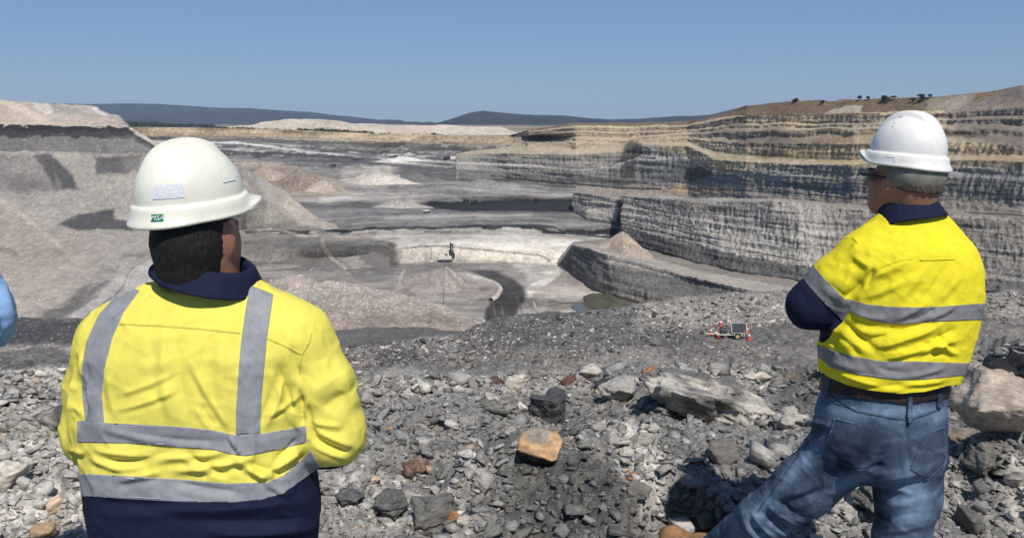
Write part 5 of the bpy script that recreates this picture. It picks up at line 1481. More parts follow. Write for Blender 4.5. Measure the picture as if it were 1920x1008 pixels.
# ------------------------------------------------------------------ the man on the left, seen from behind, arms folded
A = np.array
def build_man_a():
    Y0 = 1.66
    foot = P(380, 1008, Y0); gz_ = ground_at(float(foot[0]), Y0 + .02)
    zg = gz_.z
    root = empty("person", (float(foot[0]), Y0, zg), category="person",
                 label="man from behind in faded yellow shirt with navy hem and cream hard hat, arms folded")
    rows = [(1100, 205, 585), (1008, 194, 592), (960, 180, 596), (920, 173, 594), (880, 169, 586), (800, 158, 574), (720, 166, 570), (650, 176, 566), (605, 196, 556), (572, 232, 530), (552, 275, 496), (538, 310, 470)]
    tab = tabpx(rows, [Y0] * 4 + [Y0 + .0, Y0, Y0 - .005, Y0 - .005, Y0, Y0 + .005, Y0 + .01, Y0 + .01], [.150, .152, .152, .150, .148, .142, .135, .13, .115, .098, .082, .07])
    shR, elR, wrR = P(548, 640, Y0 + .005), P(622, 812, Y0 + .0), P(420, 790, Y0 + .26)
    shL, elL, wrL = P(222, 645, Y0 + .015), P(184, 806, Y0 + .03), P(400, 770, Y0 + .25)
    def sleeves(F, inset=0.0):
        arm_on(F, shR, elR, wrR, (.080, .067, .045), .03, inset, bulge=(.012, -.004, .004))
        arm_on(F, shL, elL, wrL, (.076, .068, .045), .03, inset, bulge=(-.008, 0, 0))
        F.cone(P(480, 580, Y0 + .01), shR, .055 - inset, .078 - inset, .04); F.cone(P(285, 580, Y0 + .012), shL, .055 - inset, .074 - inset, .04)
    F = Field((-1.06, 1.42, tab[0][0] - .02), (-.24, 2.02, -.30), .0038)
    F.torso(tab, 2.45, .02); sleeves(F)
    V, T = F.mesh(2)
    folds = [  # back pleats and pulls, measured on the photograph
        (300, 620, 318, 790, 13, .0035), (392, 625, 372, 700, 12, -.0035), (330, 640, 345, 780, 10, -.0025), (360, 690, 425, 800, 8, .004), (300, 700, 330, 705, 20, -.003),
        (410, 650, 420, 800, 12, .003), (230, 740, 330, 700, 7, .0025), (225, 770, 330, 735, 6, .0025), (200, 700, 215, 780, 10, .003), (375, 760, 400, 800, 6, -.004),
        (540, 700, 500, 800, 9, .004), (520, 690, 560, 790, 10, -.006), (560, 735, 568, 800, 7, -.010), (500, 780, 570, 740, 6, .003), (545, 650, 565, 720, 9, -.004),
        (580, 740, 660, 690, 22, .003), (585, 790, 640, 800, 9, .006), (600, 770, 680, 720, 16, -.004), (580, 800, 660, 838, 9, .007), (590, 825, 650, 850, 7, -.007), (575, 760, 590, 820, 8, -.006), (640, 700, 670, 760, 18, .004),
        (160, 690, 150, 800, 9, -.009), (140, 700, 134, 830, 10, .006), (150, 660, 165, 760, 7, .005), (130, 840, 160, 850, 7, .005),
        (180, 845, 300, 858, 10, .006), (200, 870, 320, 850, 9, -.005), (300, 860, 420, 850, 9, .005), (330, 885, 470, 862, 9, .006), (350, 850, 420, 890, 8, -.006), (440, 855, 500, 900, 9, .007),
        (455, 868, 540, 890, 7, -.006), (500, 890, 570, 840, 9, .007), (220, 900, 300, 885, 8, .004), (170, 860, 230, 880, 8, .004), (520, 860, 560, 820, 7, -.005),
        (180, 945, 330, 950, 12, -.004), (300, 960, 560, 945, 14, .005), (380, 985, 580, 975, 12, -.005), (400, 1000, 590, 995, 12, .005),
        (190, 805, 330, 830, 8, .003), (250, 815, 400, 830, 7, -.003), (430, 815, 452, 850, 6, .006), (330, 905, 450, 925, 9, -.004), (500, 905, 540, 930, 7, .005)]
    V = cloth(V, T, folds, amp=.0034, sc=8.0, seed=3, sub=1.6)
    T = tris(T)
    # the navy hem below the lower tape
    hem = [(100, 930), (172, 930), (250, 935), (330, 940), (440, 941), (490, 936), (530, 925), (565, 900), (597, 876), (700, 868)]
    hb = curve(hem)
    arm_cut = lambda uv, V_: np.where(V_[:, 1] > 1.765, 1., -1.)
    f = UV(V)[:, 1] - hb(UV(V)[:, 0])
    V, T, f = cut(V, T, f)
    uvc = UV(V[T].mean(1)); c = V[T].mean(1)
    navy = (uvc[:, 1] > hb(uvc[:, 0])) | ((c[:, 1] > 1.80) & (uvc[:, 1] > 640) & (c[:, 2] < -.50))
    me = mesh_np("shirt", V, T)
    shirt = link("shirt", me, [M_YELLOW_A, M_NAVY], root)
    me.polygons.foreach_set("material_index", navy.astype(np.int32))
    VT = (V, T)
    lower = ((V[T].mean(1)[:, 1] < 1.80))
    Tt = T[lower]
    t1 = [(100, 786), (150, 788), (200, 792), (300, 797), (350, 800), (400, 806), (440, 815), (490, 812), (540, 804), (580, 796), (720, 790)]
    b1 = [(100, 826), (158, 828), (240, 830), (320, 836), (400, 842), (440, 852), (462, 854), (500, 846), (540, 838), (580, 826), (720, 820)]
    t2 = [(100, 886), (172, 888), (260, 893), (340, 898), (420, 905), (500, 904), (530, 892), (560, 866), (590, 838), (720, 830)]
    torso_only = lambda fn: (lambda uv, V_: np.maximum(fn(uv, V_), np.maximum(uv[:, 0] - 574 - np.clip(uv[:, 1] - 830, 0, 60) * .6, 146 - uv[:, 0] + np.clip(uv[:, 1] - 830, 0, 40) * 0)))
    part("reflective_tape", overlay(V, Tt, torso_only(hoop(t1, b1)), .0016), M_TAPE, shirt)
    part("reflective_tape", overlay(V, Tt, torso_only(hoop(t2, [(a, b - .5) for a, b in hem])), .0016), M_TAPE, shirt)
    braceL = [(240, 538), (262, 545), (232, 585), (212, 630), (196, 690), (191, 740), (196, 792), (160, 789), (155, 740), (154, 690), (163, 640), (186, 590), (222, 550)]
    braceR = [(468, 535), (512, 552), (507, 590), (500, 640), (494, 700), (489, 760), (488, 811), (442, 814), (443, 760), (447, 700), (452, 640), (459, 590)]
    def edge(pts, dv_, lim):
        ln = [(a, b + dv_) for a, b in pts if lim[0] <= a <= lim[1]]
        o = overlay(V, Tt, along(ln, .55), .0024)
        if o: part("stitching", o, M_STITCH, shirt)
    edge(t1, 4, (150, 545)); edge(b1, -4, (158, 545)); edge(t2, 4, (172, 560)); edge(hem, -5, (172, 565))
    part("reflective_tape", overlay(V, Tt, in_poly(braceL), .0013), M_TAPE, shirt)
    part("reflective_tape", overlay(V, Tt, in_poly(braceR), .0013), M_TAPE, shirt)
    def seam(line, w=2.0, off=.0010): 
        o = overlay(V, Tt, along(line, w), off)
        if o: part("seam", o, M_SEAM_A, shirt)
    seam([(204, 606), (300, 610), (380, 616), (450, 624)]); seam([(498, 632), (530, 646), (566, 664)])
    seam([(560, 592), (585, 615), (580, 640), (566, 664), (562, 700)], 1.6)
    # collar
    collar(root, P(391, 519, Y0 + .010), None, .086, .078, .038, M_NAVY, .25, .03, seed=4, drop=.0, flare=0.0, roll=.26)
    # head, hair, helmet
    hc = P(363, 404, Y0 + .01); HM = frame(.52, .09, -.01)
    hat, patch, W, on_band, slot = make_helmet(root, hc, HM, 'A', M_HELM_A, 1.0)
    # direction to the camera in helmet terms
    base = math.pi - .62 * 0
    az = math.atan2(float((HM.T @ (A([0, -1, 0])))[0]), float((HM.T @ (A([0, -1, 0])))[1]))
    M_HONEY = new_mat("honeycomb_sticker", .25, .6, (.62, .63, .66))
    vo = nd(M_HONEY, "ShaderNodeTexVoronoi", feature='DISTANCE_TO_EDGE'); vo.inputs["Scale"].default_value = 150
    lk(M_HONEY, nd(M_HONEY, "ShaderNodeNewGeometry").outputs["Position"], vo.inputs["Vector"])
    rp = nd(M_HONEY, "ShaderNodeMapRange"); rp.inputs["From Max"].default_value = .18; rp.inputs["To Min"].default_value = .84; rp.inputs["To Max"].default_value = 1.0; lk(M_HONEY, vo.outputs["Distance"], rp.inputs["Value"])
    mx = nd(M_HONEY, "ShaderNodeMix", data_type='RGBA', blend_type='MULTIPLY'); mx.inputs[0].default_value = 1; mx.inputs[6].default_value = (.66, .67, .70, 1); lk(M_HONEY, rp.outputs[0], mx.inputs[7]); lk(M_HONEY, mx.outputs[2], bsdf(M_HONEY).inputs["Base Color"])
    patch("reflective_sticker", az + .24, az - .36, .07, .22, M_HONEY)
    patch("reflective_sticker", az - 1.12, az - 1.5, .16, .30, M_HELM_A, off=.0015)
    # small green maker's label with white lettering on the rim band
    patch("label", az + .245, az + .015, .0125, .0262, M_GREEN, off=.0010, nn=(10, 4), band=True)
    fc = bpy.data.curves.new("lettering", 'FONT'); fc.body = "MSA"; fc.size = .0125; fc.align_x = 'CENTER'; fc.align_y = 'CENTER'; fc.shear = .25; fc.space_character = 1.05
    fo = bpy.data.objects.new("lettering_tmp", fc); COL.objects.link(fo)
    bpy.context.view_layer.update()
    tm = bpy.data.meshes.new_from_object(fo.evaluated_get(bpy.context.evaluated_depsgraph_get())); bpy.data.objects.remove(fo)
    q = np.array([v.co[:] for v in tm.vertices]); mid = az + .130
    tt = mid - q[:, 0] * 1.25 / .125; zz = .0194 + q[:, 1] * 1.0
    W3 = W(on_band(tt, zz, .0019))
    for v, c3 in zip(tm.vertices, W3): v.co = c3
    tm.name = "lettering"; link("lettering", tm, M_WHITE, hat)
    HH = frame(.24, .04, -.01)
    hair_cap(root, hc + A([.010, 0, 0]), HH, M_HAIR, -.135, -.075, 5, .003)
    # body
    B = Field((-1.10, 1.36, zg - .02), (-.20, 2.06, float(hc[2]) + .16), .0085)
    hh = hc + A([.010, 0, 0]); head_prims(B, hh, HH)
    neck0 = hh + HH @ A([0, -.03, -.06]); B.cone(neck0, P(388, 560, Y0 + .02), .066, .074, .03)
    B.torso(tab, 2.45, .02, inset=.028); sleeves(B, .022)
    hipz = tab[0][0]
    xc = float(foot[0])
    for s in (-1, 1):
        B.chain([(xc + .10 * s, Y0, hipz + .03), (xc + .12 * s, Y0 + .02, hipz - .38), (xc + .13 * s, Y0, zg + .10)], [.10, .065, .048], .03)
        B.cone((xc + .13 * s, Y0 - .03, zg + .05), (xc + .15 * s, Y0 + .15, zg + .035), .045, .036, .02)
    hand_prims(B, wrR, A([-1, .25, .1]), A([.1, -1, -.2])); hand_prims(B, wrL, A([1, .3, .1]), A([0, -1, -.2]), right=False)
    part("body", B.mesh(2), M_SKIN, root)
    # navy work trousers and boots (below the frame)
    J = Field((xc - .36, Y0 - .24, zg + .03), (xc + .36, Y0 + .3, hipz + .12), .010)
    J.torso([(hipz - .16, xc - .21, xc + .21, Y0, .15), (hipz + .10, xc - .19, xc + .19, Y0, .138)], 2.3)
    for s in (-1, 1): J.chain([(xc + .10 * s, Y0, hipz - .06), (xc + .12 * s, Y0 + .02, hipz - .38), (xc + .13 * s, Y0, zg + .09)], [.115, .085, .075], .02)
    VJ, TJ = J.mesh(2); part("trousers", (cloth(VJ, TJ, amp=.005, sc=7, seed=8), TJ), M_NAVY, root)
    for s in (-1, 1):
        Bt = Field((xc + .13 * s - .1, Y0 - .15, zg - .01), (xc + .13 * s + .12, Y0 + .28, zg + .2), .007)
        Bt.cone((xc + .13 * s, Y0 - .01, zg + .14), (xc + .13 * s, Y0 - .02, zg + .06), .06, .058); Bt.cone((xc + .13 * s, Y0 - .03, zg + .05), (xc + .15 * s, Y0 + .17, zg + .04), .056, .05)
        part("boot", Bt.mesh(1), M_BOOT, root)
    return root
man_a = build_man_a()

# ------------------------------------------------------------------ the man on the right, in jeans, arms folded, one leg forward
def build_man_b():
    Y0 = 2.32
    foot = P(1700, 1008, Y0); zg = ground_at(float(foot[0]), Y0).z
    root = empty("person", (float(foot[0]), Y0, zg), category="person",
                 label="man in blue jeans and bright yellow shirt with white hard hat, arms folded")
    rows = [(742, 1556, 1768), (725, 1548, 1777), (700, 1543, 1784), (650, 1544, 1804), (600, 1553, 1818), (550, 1566, 1827), (500, 1582, 1827), (462, 1602, 1816), (434, 1624, 1790), (414, 1648, 1768), (400, 1665, 1752)]
    tab = tabpx(rows, [Y0] * 7 + [Y0, Y0 + .005, Y0 + .01, Y0 + .01], [.150, .155, .158, .16, .162, .162, .155, .135, .11, .09, .075])
    shL, elL, wrL = P(1622, 488, Y0 - .02), P(1521, 572, Y0 + .02), P(1680, 580, Y0 + .26)
    shR, elR, wrR = P(1770, 490, Y0 + .04), P(1776, 590, Y0 + .17), P(1600, 575, Y0 + .27)
    def sleeves(F, inset=0.0):
        arm_on(F, shL, elL, wrL, (.078, .066, .045), .03, inset, bulge=(-.006, -.006, .006))
        arm_on(F, shR, elR, wrR, (.072, .060, .045), .03, inset)
        F.cone(P(1660, 438, Y0 + .005), shL, .055 - inset, .074 - inset, .04); F.cone(P(1748, 436, Y0 + .01), shR, .055 - inset, .072 - inset, .04)
    F = Field((.74, 2.0, tab[0][0] - .03), (1.46, 2.72, -.20), .0040)
    F.torso(tab, 2.45, .02); sleeves(F)
    V, T = F.mesh(2)
    folds = [
        (1640, 520, 1700, 492, 8, .006), (1650, 540, 1720, 505, 9, -.004), (1625, 560, 1690, 530, 7, .004), (1690, 560, 1740, 500, 9, .0035), (1735, 560, 1775, 500, 9, -.0035), (1760, 565, 1800, 520, 8, .003), (1640, 505, 1625, 540, 6, -.006),
        (1590, 560, 1635, 510, 7, -.008), (1575, 560, 1600, 500, 10, .005), (1550, 530, 1590, 560, 8, -.004), (1540, 500, 1580, 480, 9, .003), (1600, 480, 1630, 500, 8, .005),
        (1560, 610, 1600, 660, 10, .008), (1580, 605, 1640, 655, 9, -.009), (1600, 610, 1700, 618, 8, -.006), (1640, 655, 1760, 615, 10, .009), (1625, 640, 1740, 605, 7, -.007), (1650, 668, 1800, 640, 9, .007), (1700, 665, 1790, 620, 7, -.007),
        (1660, 675, 1730, 655, 6, .005), (1740, 640, 1795, 665, 7, .006), (1760, 630, 1790, 655, 5, -.005), (1555, 640, 1570, 600, 8, .006), (1570, 625, 1610, 665, 7, -.006),
        (1600, 590, 1660, 600, 6, .004), (1680, 600, 1730, 575, 6, .005), (1740, 600, 1790, 575, 6, .005), (1710, 603, 1760, 576, 5, -.004),
        (1560, 680, 1620, 695, 8, .004), (1640, 690, 1700, 700, 7, -.003), (1700, 708, 1770, 690, 6, .004), (1570, 700, 1660, 730, 7, .006), (1600, 728, 1700, 722, 6, -.005), (1690, 722, 1770, 715, 6, .005)]
    V = cloth(V, T, folds, amp=.0036, sc=8.0, seed=23, sub=1.45)
    T = tris(T)
    hem = curve([(1400, 700), (1540, 696), (1556, 708), (1590, 722), (1640, 733), (1690, 738), (1735, 734), (1778, 723), (1900, 715)])
    uv = UV(V); V, T, f = cut(V, T, np.where(V[:, 2] < -.45, uv[:, 1] - hem(uv[:, 0]), -5.))
    uvc = UV(V[T].mean(1)); c = V[T].mean(1)
    T = T[~((c[:, 2] < -.45) & (uvc[:, 1] > hem(uvc[:, 0])))]
    # navy forearms: beyond the sleeve tape
    ax = A(elL) - A(shL); L = np.linalg.norm(ax); ax /= L
    def s_arm(V_): return (V_ - A(shL)) @ ax / L
    def is_arm(V_): 
        q = V_ - A(shL); t = (q @ ax)[:, None]; return np.linalg.norm(q - t * ax, axis=1) < .105
    f = np.where(is_arm(V), s_arm(V) - .80, -.5); V, T, _ = cut(V, T, f)
    c = V[T].mean(1)
    navy = (is_arm(c) & (s_arm(c) > .80)) | ((c[:, 1] > Y0 + .20) & (c[:, 2] > -.68) & (c[:, 2] < -.38))
    me = mesh_np("shirt", V, T); shirt = link("shirt", me, [M_YELLOW_B, M_NAVY], root)
    me.polygons.foreach_set("material_index", navy.astype(np.int32))
    md = shirt.modifiers.new("cloth", 'SOLIDIFY'); md.thickness = .002; md.offset = -1
    Tt = T[c[:, 1] < Y0 + .2]
    t1 = [(1500, 556), (1590, 560), (1625, 570), (1662, 574), (1718, 576), (1770, 574), (1830, 569)]; b1 = [(1500, 580), (1590, 582), (1612, 592), (1640, 602), (1686, 608), (1742, 603), (1830, 599)]
    t2 = [(1500, 640), (1541, 648), (1570, 660), (1599, 667), (1654, 677), (1718, 677), (1800, 680)]; b2 = [(1500, 660), (1539, 671), (1559, 689), (1615, 703), (1678, 711), (1738, 711), (1800, 703)]
    off_arm = lambda fn: (lambda uv, V_: np.maximum(fn(uv, V_), 1590 - uv[:, 0] + (uv[:, 1] - 575) * .3))
    part("reflective_tape", overlay(V, Tt, off_arm(hoop(t1, b1)), .0016), M_TAPE_B, shirt)
    part("reflective_tape", overlay(V, Tt, hoop(t2, b2), .0016), M_TAPE_B, shirt)
    def edge(pts, dv_, lim):
        ln = [(a, b + dv_) for a, b in pts if lim[0] <= a <= lim[1]]
        o = overlay(V, Tt, along(ln, .45), .0024)
        if o: part("stitching", o, M_STITCH, shirt)
    edge(t1, 3, (1612, 1815)); edge(b1, -3, (1612, 1812)); edge(t2, 3, (1545, 1790)); edge(b2, -3, (1545, 1780))
    armT = T[is_arm(c)]
    part("reflective_tape", overlay(V, armT, lambda uv, V_: np.where(is_arm(V_), np.maximum(.56 - s_arm(V_), s_arm(V_) - .80), .5), .0016, facing=False), M_TAPE_B, shirt)
    def seam(line, w=1.2, off=.0009):
        o = overlay(V, Tt, along(line, w), off)
        if o: part("seam", o, M_SEAM_B, shirt)
    seam([(1638, 513), (1656, 499), (1690, 488), (1718, 484), (1770, 482), (1826, 486)]); seam([(1599, 445), (1612, 460), (1622, 478), (1636, 513)], 1.6)
    seam([(1722, 488), (1790, 486)], 1.0, .002)
    collar(root, P(1703, 410, Y0 + .008), None, .070, .070, .050, M_NAVY, -.70, -.22, seed=14, drop=.028, roll=.02)
    hc = P(1697, 312, Y0 + .02); HM = frame(-.52, .06, .05)
    hat, patch, W, on_band, slot = make_helmet(root, hc, HM, 'B', M_HELM_B, 1.0)
    az = math.atan2(float((HM.T @ (A([0, -1, 0])))[0]), float((HM.T @ (A([0, -1, 0])))[1]))
    # bent reflective strip outline on the side of the band
    patch("bracket_mark", az + 1.02, az + .74, .0255, .0285, M_WHITE, off=.0012, nn=(12, 3), band=True)
    patch("bracket_mark", az + .78, az + .74, .0120, .0256, M_WHITE, off=.0012, nn=(4, 5), band=True)
    for i, (t, p) in enumerate([(1.25, .50), (1.20, .42)]): patch("scuff", az + t, az + t - .035, p, p + .025, M_BLACK, off=.0006, nn=(4, 4))
    for s in (-1, 1):
        for j in range(3): slot("vent", .0335 * s, .0385 * s, .012 + .017 * j, .024 + .017 * j, M_BLACK)
    hair_cap(root, hc, HM, M_HAIRG, -.066, -.05, 15, .002)
    # cloth liner hanging below the back of the helmet
    Lf = Field(hc - .2, hc + .2, .0045)
    Lw = lambda x, y, z: hc + HM @ A([x, y, z])
    Lf.ell(Lw(0, -.032, -.014), (.088, .086, .078), HM, .02)
    sl, g = Lf.block(Lf.lo, Lf.lo + Lf.n * Lf.h)
    q = np.stack([g[0] - hc[0], g[1] - hc[1], g[2] - hc[2]], -1) @ HM
    Lf.f = np.maximum(Lf.f, q[..., 2] - .012); Lf.f = np.maximum(Lf.f, q[..., 1] - .012 + .5 * q[..., 2] * 0)
    part("helmet_liner", Lf.mesh(2), M_LINER, root)
    # safety glasses: lens edge and temple
    for s in (-1, 1):
        t0 = Lw(.082 * s, .0, -.034); t1 = Lw(.076 * s, .085, -.032)
        G = Field(np.minimum(t0, t1) - .02, np.maximum(t0, t1) + .02, .002); G.cone(t0, t1, .0035, .0035, 0); 
        if s < 0: gl = part("safety_glasses", G.mesh(1), M_BLACK, root)
        else: part("temple", G.mesh(1), M_BLACK, gl)
    th = np.linspace(-1.25, 1.25, 30); zz = np.linspace(-.018, .016, 6)
    tt, z2 = np.meshgrid(th, zz)
    q = np.stack([np.sin(tt) * .080, .012 + np.cos(tt) * .094, -.032 + z2 * (1 - .3 * np.abs(tt) / 1.25)], -1).reshape(-1, 3) @ HM.T + hc
    part("lens", (q, grid_faces(6, 30)), M_BLACK, gl)
    # jeans
    zb = float(P(1650, 742, Y0)[2])
    hipL, kneeL, ankL = P(1608, 822, Y0 + .0), P(1432, 972, Y0 + .16), P(1318, 1052, Y0 + .46)
    hipR, kneeR = P(1695, 838, Y0 + .0), P(1690, 1012, Y0 - .01); ankR = A([float(kneeR[0]) + .01, Y0 - .02, zg + .10])
    jt = tabpx([(890, 1600, 1745), (850, 1540, 1762), (800, 1532, 1762), (765, 1540, 1764), (742, 1548, 1762), (684, 1553, 1768)], Y0, [.10, .145, .148, .142, .138, .134])
    def legs(Fd, inset=0.0):
        Fd.torso(jt, 2.35, .02, inset)
        Fd.chain([hipL, (hipL * .45 + kneeL * .55) + A([0, -.01, 0]), kneeL, ankL], [.104 - inset, .088 - inset, .078 - inset, .064 - inset], .035)
        Fd.chain([hipR, (hipR + kneeR) / 2 + A([.008, -.012, 0]), kneeR, ankR], [.099 - inset, .087 - inset, .076 - inset, .066 - inset], .035)
    J = Field((.50, Y0 - .26, zg - .02), (1.45, Y0 + .62, zb + .13), .0055)
    legs(J)
    Jv, Jt = J.mesh(2)
    jf = [(1560, 900, 1640, 870, 8, .004), (1550, 920, 1630, 885, 7, -.004), (1500, 880, 1600, 850, 14, .003), (1480, 930, 1540, 905, 8, .005), (1470, 945, 1530, 925, 7, -.005), (1440, 950, 1500, 985, 7, .008), (1425, 960, 1480, 1000, 6, -.008), (1410, 965, 1450, 1008, 6, .008), (1400, 975, 1425, 1010, 5, -.007), (1455, 940, 1520, 975, 6, -.006),
          (1640, 900, 1720, 890, 9, .005), (1650, 915, 1740, 905, 9, -.004), (1660, 950, 1740, 930, 10, .004), (1650, 975, 1735, 960, 9, -.004), (1655, 1000, 1735, 985, 8, .004), (1515, 790, 1560, 800, 6, .006), (1505, 805, 1550, 815, 6, -.006), (1500, 820, 1545, 830, 6, .004), (1700, 800, 1704, 880, 7, -.010), (1630, 880, 1655, 870, 8, -.008)]
    Jv = cloth(Jv, Jt, jf, amp=.0036, sc=9.0, seed=33, sub=1.4)
    # fade of the denim: worn pale on the thighs, seat and knees, dark in the yoke and seams
    uvj = UV(Jv)
    fade = .22 + .25 * fbm(Jv * 6, 3, 61) + .9 * np.exp(-(((uvj[:, 0] - 1708) / 38) ** 2 + ((uvj[:, 1] - 945) / 55) ** 2)) + .45 * np.exp(-(dist_line(uvj[:, 0], uvj[:, 1], [(1420, 965), (1470, 900), (1540, 830)]) / 14) ** 2) \
        + .5 * np.exp(-(dist_line(uvj[:, 0], uvj[:, 1], [(1570, 910), (1620, 890)]) / 14) ** 2) + .35 * np.exp(-((uvj[:, 1] - 772) / 14) ** 2)
    fade = fade + .35 * ridged(Jv * np.array([20, 20, 34]), 2, 63) * np.exp(-(((uvj[:, 0] - 1440) / 60) ** 2 + ((uvj[:, 1] - 985) / 40) ** 2))
    fade = fade + .30 * np.clip(ridged(Jv * np.array([13, 13, 24]) + .4 * fbm(Jv * 8, 2, 65)[:, None], 3, 64), 0, 1) ** 2 - .06
    fade = np.clip(fade, 0, 1)[:, None]
    jc = A([.013, .023, .045]) * (1 - fade) + A([.20, .28, .41]) * fade
    def jmesh(name, VF, par, k=1.0):
        V_, T_ = VF
        m_ = mesh_np(name, V_, T_); u_ = UV(V_)
        from mathutils.kdtree import KDTree
        if V_ is Jv: cc = jc
        else:
            cc = np.empty((len(V_), 3))
            for i, p in enumerate(V_): cc[i] = jc[kd.find(p)[1]]
        set_color(m_, np.clip(cc * k, 0, 1)); return link(name, m_, M_DENIM, par)
    from mathutils.kdtree import KDTree
    kd = KDTree(len(Jv))
    for i, p in enumerate(Jv): kd.insert(p, i)
    kd.balance()
    jeans = jmesh("jeans", (Jv, Jt), root)
    a = nd(M_DENIM, "ShaderNodeVertexColor", layer_name="Col"); o = mottle(M_DENIM, a.outputs[0], 45.0, .8, 1.2); mottle(M_DENIM, o, 420.0, .72, 1.28); add_bump(M_DENIM, 26, .3, .008); add_bump(M_DENIM, 500, .35, .0012)
    JT = tris(Jt)
    pockL = [(1566, 784), (1674, 813), (1665, 838), (1627, 876), (1576, 877), (1545, 853)]; pockR = [(1730, 815), (1770, 800), (1772, 868), (1738, 897), (1706, 880)]
    for poly, op in ((pockL, [(1566, 784), (1674, 813)]), (pockR, [(1730, 815), (1768, 801)])):
        pk = jmesh("pocket", overlay(Jv, JT, in_poly(poly), .0022), jeans, .72)
        for i in range(len(poly)):
            pass
        ring = poly + [poly[0]]
        jmesh("seam", overlay(Jv, JT, along(ring, 1.2), .0034), pk, 1.25)
    for ln, w, k in (([(1547, 735), (1605, 769), (1669, 782), (1704, 786), (1759, 767)], 2.2, .6), ([(1547, 739), (1605, 773), (1669, 786), (1704, 790), (1759, 771)], .9, 1.9), ([(1704, 756), (1702, 800), (1699, 850)], 1.6, .6), ([(1535, 800), (1500, 850), (1420, 960)], 1.2, .6), ([(1560, 752), (1610, 766), (1660, 776)], .8, 1.6)):
        jmesh("seam", overlay(Jv, JT, along(ln, w), .0022), jeans, k)
    belt_t = [(1400, 690), (1549, 702), (1612, 712), (1699, 724), (1759, 714), (1900, 700)]; belt_b = [(1400, 715), (1549, 732), (1612, 745), (1699, 757), (1759, 746), (1900, 730)]
    tab_b = lambda uv, V_: np.maximum(hoop(belt_t, belt_b)(uv, V_), (-.62 - V_[:, 2]) * 0 - 1)
    part("belt", overlay(Jv, JT, tab_b, .006, facing=False), M_BELT, root)
    for ln in ([(1704, 722), (1704, 788)], [(1560, 700), (1552, 742)], [(1757, 712), (1759, 760)]):
        jmesh("belt_loop", overlay(Jv, JT, along(ln, 4.0), .009), jeans, .8)
    # boots
    gt = ground_at(.62, 2.90); btz = gt.z + .035
    for nm, an, to in (("boot", ankL, A([.605, 2.90, -1.588])), ("boot", ankR, A([float(ankR[0]) + .10, Y0 + .18, zg + .045]))):
        an = A(an); to = A(to); bx = to - an; flat = A([bx[0], bx[1], 0]); flat /= np.linalg.norm(flat)
        G = Field(np.minimum(an, to) - .14, np.maximum(an, to) + .14, .005)
        toe = to - flat * .03
        sole_z = to[2] - .042
        heel = A([an[0], an[1], sole_z + .05]) - flat * .03
        G.cone(an + A([0, 0, .05]), heel, .058, .054, .02); G.cone(heel, toe, .052, .046, .03); G.ell(toe + A([0, 0, .004]), (.052, .052, .046), None, .02); G.cone(an, toe, .045, .038, .03)
        b_ = part(nm, G.mesh(2), M_BOOT, root)
        S = Field(np.minimum(an, to) - .14, np.maximum(an, to) + .14, .006)
        S.cone(heel - A([0, 0, .035]), toe - A([0, 0, .030]), .055, .052, .0); sl, g = S.block(S.lo, S.lo + S.n * S.h)
        S.f = np.maximum(S.f, g[2] - (sole_z + .022)); S.f = np.maximum(S.f, (sole_z - .008) - g[2])
        part("sole", S.mesh(1), M_SOLE, b_)
    B = Field((.50, Y0 - .26, zg + .02), (1.5, Y0 + .62, float(hc[2]) + .15), .0075)
    head_prims(B, hc, HM); neck0 = hc + HM @ A([0, -.03, -.06]); B.cone(neck0, P(1705, 425, Y0 + .015), .062, .070, .03)
    B.torso(tab, 2.45, .02, inset=.028); sleeves(B, .022); legs(B, .022)
    hand_prims(B, wrL, A([1, .2, .15]), A([.1, -1, -.2]), right=False); hand_prims(B, wrR, A([-1, .1, .1]), A([0, -1, -.2]))
    part("body", B.mesh(2), M_SKIN, root)
    return root
man_b = build_man_b()

